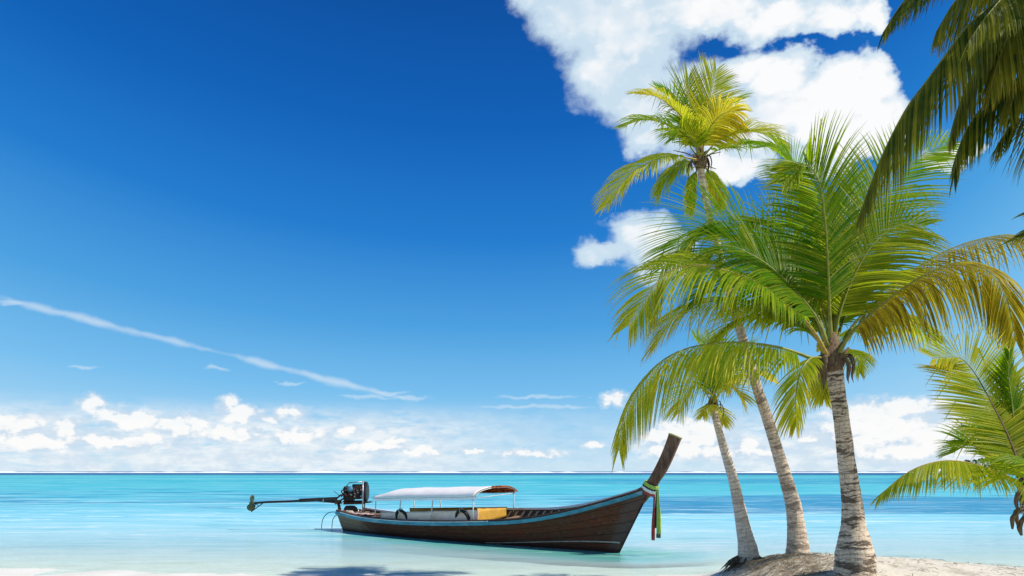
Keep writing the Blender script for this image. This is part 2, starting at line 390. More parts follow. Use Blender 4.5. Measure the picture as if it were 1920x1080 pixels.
def water_material():
    m, t, out = material('lagoon_water')
    pos = t.n('ShaderNodeNewGeometry').outputs['Position']
    x, y, z = t.sep(pos)[:]
    dep = t.attr('depth'); weed = t.attr('weed')
    body = t.ramp(t.math('POWER', t.math('DIVIDE', dep, 16.0), 0.35), [
        (0.0, (0.80, 0.84, 0.78)), (0.133, (0.74, 0.87, 0.82)), (0.17, (0.62, 0.86, 0.83)), (0.22, (0.46, 0.79, 0.79)), (0.28, (0.33, 0.69, 0.74)), (0.36, (0.20, 0.58, 0.70)),
        (0.50, (0.065, 0.46, 0.55)), (0.585, (0.045, 0.44, 0.50)), (0.63, (0.02, 0.27, 0.40)), (0.72, (0.004, 0.115, 0.26)), (1.0, (0.003, 0.10, 0.25))])
    # the hull's shade on the water, painted in as dark green over the hollow
    hull_shade = t.attr('hull_shade')
    body = t.mix(t.math('MULTIPLY', hull_shade, 0.9), body, (0.085, 0.40, 0.31))
    # sea-grass beds and ripple-bent colour
    pw = t.vm('MULTIPLY', pos, (0.040, 0.095, 1))
    g = t.noise(pw, 2.2, 7, 0.66, 0.5)
    gmask = t.math('MULTIPLY', t.ss(t.math('ADD', g, t.math('MULTIPLY', weed, 0.42)), 0.64, 0.86), t.ss(weed, 0.02, 0.3))
    deepc = t.mix(t.ss(t.noise(t.vm('MULTIPLY', pos, (0.10, 0.5, 1)), 1.5, 5, 0.65), 0.35, 0.65), (0.004, 0.18, 0.37), (0.012, 0.29, 0.48))
    body = t.mix(t.math('MULTIPLY', gmask, 0.90), body, deepc)
    # ripples: long crests parallel to the shore, finer near, longer far away
    r1 = t.noise(t.vm('MULTIPLY', pos, (0.45, 2.6, 1)), 1.0, 5, 0.6, 0.6)
    r2 = t.noise(t.vm('MULTIPLY', pos, (1.6, 7.5, 1)), 1.0, 4, 0.6, 0.5)
    r3 = t.noise(t.vm('MULTIPLY', pos, (0.05, 0.35, 1)), 1.0, 6, 0.65, 0.3)
    r5 = t.noise(t.vm('MULTIPLY', pos, (0.15, 0.75, 1)), 1.0, 5, 0.6, 0.5)
    r4 = t.noise(t.vm('MULTIPLY', pos, (0.006, 0.03, 1)), 1.0, 6, 0.65, 0.3)
    near = t.ss(y, 70.0, 25.0)
    mod = t.math('ADD', t.math('MULTIPLY', t.math('SUBTRACT', r1, 0.5), t.math('MULTIPLY', near, 0.75)), t.math('ADD', t.math('MULTIPLY', t.math('SUBTRACT', r3, 0.5), 0.7), t.math('MULTIPLY', t.math('SUBTRACT', r5, 0.5), t.ss(y, 16.0, 30.0, 0.1, 0.9))))
    mod = t.math('ADD', mod, t.math('MULTIPLY', t.math('SUBTRACT', r4, 0.5), t.ss(y, 60.0, 200.0, 0.0, 0.8)))
    # light and dark of the ripple slopes, painted into the body colour
    body = t.mix(t.ss(mod, 0.0, 0.22, 0, 0.75), body, t.mix(0.5, body, (0.62, 0.86, 0.88)))
    body = t.mix(t.ss(mod, 0.0, -0.22, 0, 0.48), body, t.mix(0.75, body, (0.03, 0.30, 0.47)))
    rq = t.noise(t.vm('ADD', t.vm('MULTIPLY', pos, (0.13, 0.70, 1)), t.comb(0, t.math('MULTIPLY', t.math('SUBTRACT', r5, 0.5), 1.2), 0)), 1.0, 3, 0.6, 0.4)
    crest_highlight = t.math('MULTIPLY', t.ss(t.math('ABSOLUTE', t.math('SUBTRACT', t.math('FRACT', t.math('MULTIPLY', rq, 4.5)), 0.5)), 0.17, 0.0), t.math('MULTIPLY', t.ss(y, 17.5, 23.0), t.ss(y, 75.0, 32.0)))
    crest_highlight = t.math('MULTIPLY', crest_highlight, t.ss(r3, 0.40, 0.62, 0.25, 1.0))
    body = t.mix(t.math('MULTIPLY', crest_highlight, 0.62), body, (0.78, 0.93, 0.95))  # thin pale ripple highlights, painted into the colour too
    h = t.math('ADD', t.math('MULTIPLY', r1, 0.6), t.math('ADD', t.math('MULTIPLY', r2, t.math('MULTIPLY', near, 0.16)), t.math('ADD', t.math('MULTIPLY', r3, 1.6), t.math('MULTIPLY', r5, 1.0))))
    nrm = t.bump(h, 0.5, 0.12)
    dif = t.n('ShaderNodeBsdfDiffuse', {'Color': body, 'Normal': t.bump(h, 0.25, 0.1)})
    tr = t.n('ShaderNodeBsdfTransparent', {'Color': (0.88, 0.985, 0.955, 1)})
    al = t.math('SUBTRACT', 1.0, t.math('POWER', 2.718, t.math('MULTIPLY', dep, -7.5)))
    under = t.n('ShaderNodeMixShader', {0: al, 1: tr.outputs[0], 2: dif.outputs[0]})
    fr = t.n('ShaderNodeFresnel', {'IOR': 1.33, 'Normal': nrm}).outputs[0]
    fr = t.math('MINIMUM', fr, t.ramp(t.math('POWER', t.math('DIVIDE', dep, 16.0), 0.35), [(0.0, (.0,)*3), (0.13, (.12,)*3), (0.18, (.26,)*3), (0.23, (.46,)*3), (0.34, (.18,)*3), (0.5, (.08,)*3), (0.7, (.06,)*3)]))
    fr = t.math('MULTIPLY', fr, t.mr(mod, -0.25, 0.25, 0.55, 1.45))
    foam = t.math('MULTIPLY', t.ss(dep, 0.030, 0.004), t.ss(t.noise(t.vm('MULTIPLY', pos, (1.5, 5, 1)), 1.6, 6, 0.7, 0.8), 0.52, 0.66, 0.0, 0.55))
    fm = t.n('ShaderNodeBsdfDiffuse', {'Color': (0.85, 0.86, 0.85, 1)})
    under = t.n('ShaderNodeMixShader', {0: foam, 1: under.outputs[0], 2: fm.outputs[0]})
    gl = t.n('ShaderNodeBsdfGlossy', {'Color': (1, 1, 1, 1), 'Roughness': 0.10, 'Normal': nrm})
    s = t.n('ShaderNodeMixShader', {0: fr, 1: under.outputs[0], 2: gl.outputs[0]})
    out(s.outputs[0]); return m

def weed_fn(x, y):
    px = 960 + x / max(1, y) * F
    if y < 30: return 0.0
    y = y + 2.2 * mnoise.noise(V((x * 0.06, y * 0.1, 2))) + 1.2 * mnoise.noise(V((x * 0.22, y * 0.2, 6)))
    band = sstep(38.5, 41, y) * (1 - sstep(58, 85, y))
    right = sstep(840, 1240, px) * band * 1.0
    left = (sstep(40, 52, y) * (1 - sstep(70, 140, y))) * (1 - sstep(900, 1250, px)) * 0.5
    far = sstep(110, 150, y) * (1 - sstep(210, 360, y)) * (0.34 + 0.3 * sstep(950, 1150, px))
    return max(right, left, far)

xs = axis(-13, 13, 0.2, 60000, 1.16); ys = [y for y in axis(8, 24, 0.16, 60000, 1.09) if y > -40]
tag(grid('beach', xs, ys, terrain, sand_material()), 'pale sand beach running down under the shallow lagoon', 'beach', kind='structure')
ws = axis(-14, 14, 0.3, 60000, 1.16); wy = [y for y in axis(14.2, 34, 0.25, 60000, 1.05) if y >= 14.2]
tag(grid('sea', ws, wy, lambda x, y: 0.0, water_material(), {'depth': lambda x, y: max(0.0, -terrain(x, y, True)), 'weed': weed_fn, 'hull_shade': lambda x, y: hollow_shade_fn(x, y) if 16 < y < 34 else 0.0}),
    'clear turquoise lagoon with blue sea-grass beds out to the horizon', 'sea', kind='structure')

# breakers on the far reef
def reef_surf():
    rng = random.Random(5); m, t, out = material('foam')
    pos = t.n('ShaderNodeNewGeometry').outputs['Position']
    p = t.n('ShaderNodeBsdfPrincipled', {'Base Color': t.mix(t.noise(pos, 0.2), (0.80, 0.84, 0.86), (0.95, 0.95, 0.95)), 'Roughness': 0.9})
    out(p.outputs[0])
    mb = MB(); rows = [[], [], [], []]; x = -1500.0
    while x < 1500:
        e = 0.15 + 0.5 * mnoise.noise(V((x * 0.012, 3, 0))) + 0.35 * mnoise.noise(V((x * 0.05, 8, 0))) + 0.22 * mnoise.noise(V((x * 0.2, 1, 0)))
        h = 0.9 + 3.0 * max(0, e); yy = 1250 + 40 * mnoise.noise(V((x * 0.004, 0, 0)))
        rows[0].append((x, yy - 9, -0.1)); rows[1].append((x, yy - 3, h * 0.8)); rows[2].append((x, yy, h)); rows[3].append((x, yy + 7, -0.1)); x += 5
    mb.sheet(rows)
    tag(mb.build('surf', m, smooth=True), 'white line of surf breaking along the reef at the horizon', 'surf', kind='stuff')
reef_surf()

# ------------------------------------------------------------------ plant materials
def leaf_material(name, g0, g1, t0, t1, mixf):
    m, t, out = material(name)
    a = t.n('ShaderNodeAttribute', attribute_name='leaf')
    sp = t.n('ShaderNodeSeparateColor', {0: a.outputs['Color']}).outputs
    yel, rnd, along = sp[0], sp[1], sp[2]
    pos = t.n('ShaderNodeNewGeometry').outputs['Position']
    nn = t.noise(pos, 6.0, 4)
    g = t.mix(rnd, g0, g1)
    yc = t.mix(rnd, (0.66, 0.62, 0.05), (0.70, 0.56, 0.04))
    k = t.math('ADD', yel, t.math('MULTIPLY', t.math('SUBTRACT', nn, 0.5), 0.5))
    k = t.math('ADD', k, t.math('MULTIPLY', t.math('POWER', along, 2.0), t.math('MULTIPLY', yel, 0.6)), clamp=True)
    c = t.mix(k, g, yc)
    brown = t.math('MULTIPLY', t.ss(t.math('ADD', along, t.math('MULTIPLY', rnd, 0.25)), 0.93, 1.15), t.math('ADD', 0.25, yel, clamp=True))
    c = t.mix(brown, c, (0.20, 0.115, 0.04))
    tg = t.mix(rnd, t0, t1)
    ty = t.mix(rnd, (0.86, 0.82, 0.05), (0.88, 0.70, 0.05))
    tc = t.mix(brown, t.mix(k, tg, ty), (0.30, 0.16, 0.04))
    p = t.n('ShaderNodeBsdfPrincipled', {'Base Color': c, 'Roughness': 0.42, 'Specular IOR Level': 0.14})
    tr = t.n('ShaderNodeBsdfTranslucent', {'Color': tc})
    mx = t.n('ShaderNodeMixShader', {0: mixf, 1: p.outputs[0], 2: tr.outputs[0]})
    out(mx.outputs[0]); return m

def trunk_material(name, pale, mid, dark, scar):
    m, t, out = material(name)
    al = t.attr('along'); rel = t.attr('height')
    pos = t.n('ShaderNodeTexCoord').outputs['Object']
    x, y, z = t.sep(pos)[:]
    n1 = t.noise(pos, 3.2, 6, 0.65); n2 = t.noise(pos, 22.0, 6, 0.7)
    fibre = t.noise(t.vm('MULTIPLY', pos, (40, 40, 4)), 1.0, 4, 0.6)
    w = t.math('ADD', al, t.math('MULTIPLY', t.math('SUBTRACT', n1, 0.5), 0.16))
    ringn = t.noise(t.comb(t.math('MULTIPLY', w, 8.5), t.math('MULTIPLY', x, 1.3), t.math('MULTIPLY', y, 1.3)), 1.7, 5, 0.72)
    fine = t.math('FRACT', t.math('MULTIPLY', w, 15.0))
    fine = t.ss(fine, 0.84, 0.96)
    c = t.mix(t.ss(n2, 0.3, 0.72), mid, pale)
    c = t.mix(t.ss(fibre, 0.5, 0.75, 0, 0.55), c, dark)
    c = t.mix(t.ss(ringn, 0.515, 0.575, 0, scar), c, dark)
    c = t.mix(t.math('MULTIPLY', fine, t.math('MULTIPLY', 0.65, t.ss(n2, 0.35, 0.55))), c, tuple(d * 0.7 for d in dark))
    h = t.math('ADD', t.math('MULTIPLY', ringn, -0.6), t.math('ADD', t.math('MULTIPLY', fine, -0.7), t.math('MULTIPLY', t.math('ADD', n2, fibre), 0.5)))
    p = t.n('ShaderNodeBsdfPrincipled', {'Base Color': c, 'Roughness': 0.9, 'Specular IOR Level': 0.15, 'Normal': t.bump(h, 0.7, 0.03)})
    out(p.outputs[0]); return m

LEAF = leaf_material('palm_leaf', (0.014, 0.078, 0.007), (0.065, 0.205, 0.009), (0.30, 0.58, 0.006), (0.64, 0.86, 0.010), 0.52)
LEAF_BRONZE = leaf_material('bronze_palm_leaf', (0.05, 0.058, 0.010), (0.125, 0.12, 0.016), (0.38, 0.30, 0.012), (0.60, 0.44, 0.02), 0.5)
LEAF_SHADED = leaf_material('shaded_palm_leaf', (0.022, 0.055, 0.010), (0.045, 0.095, 0.014), (0.08, 0.16, 0.012), (0.16, 0.24, 0.015), 0.4)  # palm leaf with backlit shade put into darker, duller colours
RIB_G = simple('midrib_green', (0.26, 0.28, 0.045), 0.45, var=0.3, scale=14, bump=0.1)
RIB_Y = simple('midrib_yellow', (0.42, 0.30, 0.06), 0.45, var=0.35, scale=14, bump=0.1)
RIB_B = simple('midrib_brown', (0.16, 0.085, 0.035), 0.55, var=0.4, scale=14, bump=0.2)
HUSK = simple('dry_husk', (0.17, 0.115, 0.07), 0.9, var=0.6, scale=11, bump=0.8, stretch=(3, 3, 0.6), dirt=(0.30, 0.22, 0.14))
FIBRE = simple('sheath_fibre', (0.24, 0.165, 0.10), 0.95, var=0.6, scale=16, bump=0.9, stretch=(3, 3, 0.5))
TRUNK_A = trunk_material('ringed_trunk', (0.86, 0.72, 0.56), (0.56, 0.43, 0.32), (0.075, 0.05, 0.035), 0.85)
TRUNK_B = trunk_material('mottled_trunk', (0.86, 0.71, 0.57), (0.56, 0.42, 0.32), (0.12, 0.08, 0.055), 0.6)
TRUNK_C = trunk_material('smooth_trunk', (0.85, 0.74, 0.62), (0.64, 0.52, 0.42), (0.18, 0.13, 0.10), 0.35)
ROOT = simple('root', (0.12, 0.085, 0.06), 0.95, var=0.6, scale=20, bump=0.8, dirt=(0.3, 0.25, 0.19))

UP = V((0, 0, 1))

def frond(parent, org, pts, L=0.9, n=62, roll=0.0, twist=0.0, droop=0.7, yel=(0.05, 0.2), w=0.042, lift=0.35, t0=0.17, a0=68, a1=24,
          seed=0, rib=None, rr=0.03, label=None, hang=0.0, out=None, gap=0.03, sides=(1, 1), mat=None):
    """One feather leaf. pts are world points along the midrib; leaflets leave both sides and sag under their weight."""
    rng = random.Random(seed * 7919 + 13); n = int(n * 1.45); L *= 1.14; w *= 0.84
    pts = [p - org for p in pts]
    C = catmull(pts, 12); m = len(C)
    cum = [0.0]
    for i in range(1, m): cum.append(cum[-1] + (C[i] - C[i - 1]).length)
    tot = cum[-1]
    def at(s):
        s = min(max(s, 0), 1) * tot
        for i in range(1, m):
            if cum[i] >= s:
                k = (s - cum[i - 1]) / max(1e-6, cum[i] - cum[i - 1])
                return C[i - 1].lerp(C[i], k), (C[min(m - 1, i + 1)] - C[max(0, i - 2)]).normalized()
        return C[-1], (C[-1] - C[-2]).normalized()
    hv = out or (C[-1] - C[0]); hv = V((hv.x, hv.y, 0))
    hv = hv.normalized() if hv.length > 0.05 else V((1, 0, 0))
    S0 = hv.cross(UP).normalized()
    mb = MB(); cols = []
    K = 5; prof = (0.35, 0.85, 1.0, 0.82, 0.5, 0.04)
    ph = rng.random() * 10; tone = rng.random()
    for side in (1, -1):
        nn = int(n * sides[0 if side == 1 else 1])
        for i in range(nn):
            u = min(1.0, max(0.0, (i + rng.uniform(-0.18, 0.18)) / nn))
            if rng.random() < gap: continue
            t = t0 + (1 - t0) * u
            p, T = at(t)
            S = (S0 - T * S0.dot(T)).normalized(); N = S.cross(T)
            if N.z < 0 and abs(T.z) < 0.5: N = -N
            ang = math.radians(roll + twist * t)
            if ang: 
                R = Matrix.Rotation(ang, 3, T); S = R @ S; N = R @ N
            a = math.radians(lerp(a0, a1, u ** 1.3) + rng.gauss(0, 1.6))
            prl = lerp(0.62, 1.0, sstep(0, 0.28, u)) * lerp(1.0, 0.36, sstep(0.55, 1.0, u) ** 1.2)
            ll = L * prl * rng.uniform(0.9, 1.06)
            dirn = (T * math.cos(a) + S * (side * math.sin(a)) + N * (lift + 0.06 * math.sin(u * 23 + ph + side) + rng.gauss(0, 0.022))).normalized()
            ww = w * lerp(1.0, 0.55, u) * rng.uniform(0.85, 1.1)
            W = (T - dirn * T.dot(dirn)).normalized()
            W = Matrix.Rotation(rng.gauss(0, 0.14) + side * 0.22, 3, dirn) @ W
            dr = droop * rng.uniform(0.88, 1.14)
            y = min(1, max(0, lerp(yel[0], yel[1], u) + rng.gauss(0, 0.09) + (0.3 if rng.random() < 0.05 else 0)))
            r = 0.65 * rng.random() + 0.35 * tone
            b = len(mb.v); q = p.copy()
            brk = K if rng.random() > 0.09 else rng.choice((2, 3, 4))
            for k in range(K + 1):
                f = k / K
                d = (dirn + V((0, 0, -1)) * (hang + dr * f * f * (0.6 + ll))).normalized()
                if k > brk: d = (d + V((0, 0, -1.6))).normalized()
                if k: q = q + d * (ll / K)
                wv = (W - d * W.dot(d)).normalized() * (ww * prof[k] * 0.5)
                nv = d.cross(wv).normalized() * (ww * prof[k] * 0.34)
                if nv.z < 0: nv = -nv
                mb.v += [q - wv, q + nv, q + wv]
                cols += [(y, r, f, 1)] * 3
                if k:
                    o0 = b + (k - 1) * 3; o1 = b + k * 3
                    mb.f += [[o0, o0 + 1, o1 + 1, o1], [o0 + 1, o0 + 2, o1 + 2, o1 + 1]]
    mb.attr('leaf', cols)
    fo = mb.build('frond', mat or LEAF, parent, smooth=False)
    if label: fo['label'] = label
    rb = MB(); st = [at(i / 30) for i in range(31)]
    rb.tube([s[0] for s in st], [rr * (1.35 - 0.5 * min(1, i / 5)) * lerp(1, 0.12, (i / 30) ** 0.8) for i in range(31)], 7, flat=0.8, ref=UP)
    r = rb.build('midrib', rib or RIB_G, fo, smooth=True)
    return fo

def trunk(parent, org, D, rows, mat, ringstep=0.075, ringamp=0.035, dD=0.0):
    """rows: (centre px, py, width px) from the ground up."""
    pts, rad = [], []
    n = len(rows)
    for i, (px, py, wpx) in enumerate(rows):
        dd = D + dD * i / (n - 1)
        pts.append(P(px, py, dd) - org); rad.append(wpx * 0.5 / F * dd)
    C = catmull(pts, 16); R = []
    for i in range(n - 1):
        for k in range(16): R.append(lerp(rad[i], rad[i + 1], k / 16))
    R.append(rad[-1])
    # resample evenly at a fifth of the ring step so that every leaf scar is a real step
    cum = [0.0]
    for i in range(1, len(C)): cum.append(cum[-1] + (C[i] - C[i - 1]).length)
    tot = cum[-1]; ns = int(tot / (ringstep / 4)); pp, rr = [], []
    j = 0
    for i in range(ns + 1):
        s = tot * i / ns
        while j < len(cum) - 2 and cum[j + 1] < s: j += 1
        k = (s - cum[j]) / max(1e-6, cum[j + 1] - cum[j])
        pp.append(C[j].lerp(C[j + 1], k)); rr.append(lerp(R[j], R[j + 1], k))
    sd = rows[0][0]
    def rf(i, k, th, Lc):
        wob = 0.25 * mnoise.noise(V((math.cos(th) * 1.2, math.sin(th) * 1.2, Lc * 2.5 + sd)))
        fr = ((Lc + wob * ringstep * 1.6) / ringstep) % 1.0
        return 1 + ringamp * (0.5 - fr) + 0.05 * mnoise.noise(V((math.cos(th) * 1.5, math.sin(th) * 1.5, Lc * 4 + sd))) + 0.025 * mnoise.noise(V((math.cos(th) * 4, math.sin(th) * 4, Lc * 14 + sd)))
    mb = MB(); mb.tube(pp, rr, 26, along='along', rfun=rf)
    return mb.build('trunk', mat, parent, smooth=True), pp[-1] + org

def crown_base(parent, c, r, h, seed, spathes=5):
    """Brown fibrous leaf sheath on top of the trunk, with dry spathes and old stubs hanging from it."""
    rng = random.Random(seed)
    mb = MB()
    mb.tube([c + V((0, 0, -h * 0.45)), c + V((0, 0, -h * 0.2)), c, c + V((0, 0, h * 0.3)), c + V((0, 0, h * 0.6)), c + V((0, 0, h))],
            [r * 0.85, r * 1.15, r * 1.25, r * 1.0, r * 0.6, r * 0.22], 22,
            rfun=lambda i, k, th, L: 1 + 0.28 * mnoise.noise(V((math.cos(th) * 2.2, math.sin(th) * 2.2, L * 5 + seed))) + 0.14 * mnoise.noise(V((math.cos(th) * 6, math.sin(th) * 6, L * 14 + seed))))
    mb.build('leaf_sheath', FIBRE, parent, smooth=True)
    for i in range(spathes):
        a = rng.uniform(0, 2 * math.pi) if i > 1 else (-0.3 if i == 0 else math.pi + 0.4)
        o = V((math.cos(a), math.sin(a) * 0.9, 0)); s = MB()
        ln = h * rng.uniform(0.7, 1.25); p0 = c + o * r * 0.95 + V((0, 0, rng.uniform(-0.15, 0.2) * h))
        pts = [p0, p0 + o * ln * 0.28 + V((0, 0, ln * 0.05)), p0 + o * ln * 0.42 - V((0, 0, ln * 0.35)), p0 + o * ln * 0.36 - V((0, 0, ln * 0.75)), p0 + o * ln * 0.42 - V((0, 0, ln))]
        s.tube(catmull(pts, 4), [r * x for x in (0.20, 0.22, 0.25, 0.28, 0.32, 0.36, 0.38, 0.38, 0.36, 0.34, 0.3, 0.26, 0.2, 0.15, 0.1, 0.06, 0.02)], 9, flat=0.35, ref=o,
               rfun=lambda i_, k, th, L: 1 + 0.3 * mnoise.noise(V((math.cos(th), math.sin(th), L * 9 + a))))
        s.build('dry_spathe', HUSK, parent, smooth=True)
    st = MB()
    for i in range(9):
        a = i * 2.4 + rng.random(); o = V((math.cos(a), math.sin(a), 0))
        p0 = c + o * r * 0.8 + V((0, 0, -h * 0.35 + h * 0.09 * i)); p1 = p0 + o * r * 0.7 + V((0, 0, r * 0.9))
        st.tube([p0 - V((0, 0, r * .3)), p0, p1], [r * 0.45, r * 0.4, r * 0.22], 7, flat=0.5, ref=o)
    st.build('old_leaf_stub', HUSK, parent, smooth=True)

def crown(parent, org, D, c, specs, L, w, seed, rr=0.03, mat=None):
    """specs: dict(pts=[(px, py, dD)...], ...) each frond starting near the crown centre c."""
    for i, s in enumerate(specs):
        s = dict(s); pts = [P(x, y, D + d) for x, y, d in s.pop('pts')]
        kw = dict(L=L * s.pop('l', 1.0), w=w * s.pop('ws', 1.0), seed=seed * 100 + i, rr=rr, mat=mat)
        kw.update(s)
        frond(parent, org, pts, **kw)

# ------------------------------------------------------------------ palm with the ringed trunk, nearest
GP = 'coconut palms on the beach'
D1 = 12.0
o1 = P(1603, 1088, D1)
palm1 = tag(empty('palm_tree', o1), 'large green coconut palm with dark-ringed grey trunk swollen at its base', 'palm tree', GP)
trunk(palm1, o1, D1, [(1604, 1112, 76), (1603, 1075, 76), (1603, 1040, 71), (1602, 1015, 60), (1600, 985, 45), (1598, 950, 38), (1593, 905, 34), (1586, 855, 31), (1579, 795, 29), (1572, 745, 28), (1565, 700, 32), (1561, 665, 34)], TRUNK_A)
crown_base(palm1, P(1561, 675, D1) - o1, 0.15, 0.42, 3, 7)
fl = MB(); c0 = P(1537, 655, D1 - 0.15) - o1
for i in range(14):
    a = i * 2.4; fl.tube([c0, c0 + V((math.cos(a) * 0.05, math.sin(a) * 0.03, -0.05 + 0.012 * i))], [0.012, 0.016], 6)
fl.build('flower_spray', simple('flower', (0.6, 0.55, 0.04), 0.6), palm1)
crown(palm1, o1, D1, None, [
    # upright, arching towards the viewer
    dict(pts=[(1558, 650, 0), (1556, 600, -.05), (1551, 476, -.3), (1545, 395, -.55), (1534, 338, -.85), (1508, 308, -1.1), (1468, 342, -1.3)], l=0.98, n=84, droop=0.28, lift=0.2, yel=(0.0, 0.28), out=V((0.1, -1, 0)), a0=62, roll=8, t0=0.2),
    # up to the left
    dict(pts=[(1552, 650, .1), (1530, 585, .15), (1485, 518, .2), (1443, 467, .25), (1392, 429, .3), (1345, 414, .3), (1300, 432, .25), (1240, 505, .2)], l=1.18, n=84, roll=-58, droop=0.22, lift=0.10, yel=(0.12, 0.08), a0=62, t0=0.16, out=V((-1, 0, 0))),
    # left, in front, sagging
    dict(pts=[(1550, 668, -.15), (1532, 632, -.25), (1506, 597, -.35), (1472, 569, -.45), (1421, 531, -.6), (1370, 510, -.7), (1306, 497, -.8), (1240, 520, -.8), (1178, 612, -.8)], l=1.12, n=90, droop=0.65, lift=0.15, yel=(0.05, 0.55), rib=RIB_Y, hang=0.15, roll=-18, a0=62, a1=32, twist=-35),
    # left, behind, yellowing
    dict(pts=[(1548, 650, .3), (1490, 600, .5), (1400, 566, .7), (1320, 567, .8), (1270, 590, .8), (1222, 655, .8)], l=1.0, n=74, droop=0.8, hang=0.3, yel=(0.3, 0.7), roll=-22),
    # low left, curtain of hanging leaflets
    dict(pts=[(1545, 685, -.1), (1516, 670, -.2), (1455, 650, -.35), (1370, 642, -.5), (1280, 656, -.6), (1215, 700, -.6), (1172, 775, -.55), (1160, 845, -.5)], l=1.0, n=78, droop=1.2, hang=0.75, yel=(0.3, 0.6), rib=RIB_G, lift=0.0, a0=60, a1=34, t0=0.13, twist=72),
    # short frond hanging beside the trunk
    dict(pts=[(1546, 672, -.1), (1520, 672, -.3), (1500, 700, -.45), (1492, 750, -.5), (1493, 800, -.45)], l=0.62, n=34, droop=0.7, hang=0.5, yel=(0.3, 0.6), t0=0.2),
    dict(pts=[(1552, 680, .1), (1543, 690, .3), (1540, 720, .35), (1545, 748, .35)], l=0.4, n=20, droop=0.8, hang=0.6, yel=(0.4, 0.8), t0=0.25),
    # right, long, bronze-green curtain
    dict(pts=[(1572, 672, -.15), (1582, 645, -.2), (1612, 608, -.3), (1660, 566, -.45), (1725, 520, -.6), (1795, 492, -.7), (1850, 500, -.75), (1885, 550, -.75), (1905, 640, -.7)], l=1.02, n=88, droop=1.0, hang=0.8, yel=(0.12, 0.4), rib=RIB_G, lift=0.0, t0=0.14, a0=60, a1=34, twist=-72, rr=0.036, mat=LEAF_BRONZE, label='bronze-green frond arching far out with a curtain of hanging leaflets'),
    # right, a second one behind it going out of the picture
    dict(pts=[(1572, 660, .2), (1600, 610, .3), (1650, 560, .4), (1740, 488, .5), (1838, 448, .5), (1925, 446, .45), (2010, 520, .4)], l=0.85, n=72, droop=0.8, hang=0.5, yel=(0.0, 0.2), lift=0.1, mat=LEAF_BRONZE),
    # right, up, glowing with the light through it
    dict(pts=[(1562, 645, .2), (1570, 580, .3), (1592, 490, .5), (1640, 390, .7), (1710, 302, .85), (1792, 264, .9)], l=1.05, n=82, roll=55, droop=0.2, lift=0.12, yel=(0.3, 0.15), a0=66, a1=34),
    dict(pts=[(1563, 648, .1), (1574, 590, .1), (1600, 520, .1), (1640, 455, .15), (1690, 420, .2), (1735, 425, .2)], l=1.08, n=78, roll=72, droop=0.3, lift=0.1, yel=(0.4, 0.25), a0=66, a1=34),
    # up to the left behind
    dict(pts=[(1556, 645, .3), (1546, 560, .5), (1528, 430, .8), (1496, 325, 1.0), (1458, 276, 1.1), (1418, 278, 1.1)], l=0.95, n=66, roll=-30, droop=0.25, lift=0.2, yel=(0.05, 0.05), out=V((-1, 0.3, 0))),
    # behind, right, low
    dict(pts=[(1570, 655, .3), (1610, 612, .6), (1660, 592, .9), (1705, 600, 1.1), (1765, 645, 1.2)], l=0.75, n=52, droop=0.9, hang=0.4, yel=(0.3, 0.4)),
    dict(pts=[(1564, 650, .3), (1590, 580, .7), (1630, 530, 1.1), (1680, 520, 1.4), (1728, 560, 1.5)], l=0.9, n=58, roll=20, droop=0.5, yel=(0.25, 0.25)),
    dict(pts=[(1553, 652, .2), (1520, 595, .4), (1470, 548, .6), (1410, 515, .7), (1350, 515, .75), (1300, 560, .75)], l=1.1, n=80, roll=-40, droop=0.4, lift=0.12, yel=(0.12, 0.1)),
    dict(pts=[(1551, 655, .25), (1510, 618, .5), (1455, 592, .7), (1395, 596, .85), (1345, 640, .85)], l=0.95, n=70, roll=-25, droop=0.6, hang=0.15, yel=(0.25, 0.35)),
    dict(pts=[(1558, 648, .15), (1545, 590, .3), (1520, 520, .5), (1490, 455, .6), (1450, 415, .65), (1405, 425, .65)], l=1.1, n=80, roll=-50, droop=0.25, lift=0.1, yel=(0.3, 0.12)),
    dict(pts=[(1553, 652, -.05), (1528, 592, -.1), (1472, 525, -.15), (1410, 478, -.2), (1350, 462, -.2), (1292, 510, -.2)], l=1.12, n=80, roll=-48, droop=0.3, lift=0.1, yel=(0.1, 0.1)),
    # behind, to the left and straight back
    dict(pts=[(1556, 650, .3), (1530, 590, .8), (1490, 540, 1.3), (1440, 530, 1.6), (1390, 560, 1.7)], l=0.9, n=58, roll=-15, droop=0.5, yel=(0.05, 0.15)),
    dict(pts=[(1560, 640, .2), (1566, 560, .6), (1580, 460, 1.0), (1600, 370, 1.4), (1610, 320, 1.7)], l=0.95, n=64, droop=0.3, lift=0.2, yel=(0.1, 0.1), out=V((0.1, 1, 0))),
    dict(pts=[(1558, 640, .2), (1552, 590, .7), (1535, 520, 1.2), (1520, 470, 1.8), (1515, 460, 2.2)], l=0.85, n=54, droop=0.4, lift=0.2, yel=(0.1, 0.15), out=V((-0.1, 1, 0))),
    # towards the viewer, low, behind the crown on the right of the trunk
    dict(pts=[(1568, 670, .2), (1590, 655, .7), (1605, 665, 1.1), (1612, 700, 1.3)], l=0.5, n=30, droop=0.9, hang=0.5, yel=(0.3, 0.5)),
], 0.92, 0.041, 1, 0.034)

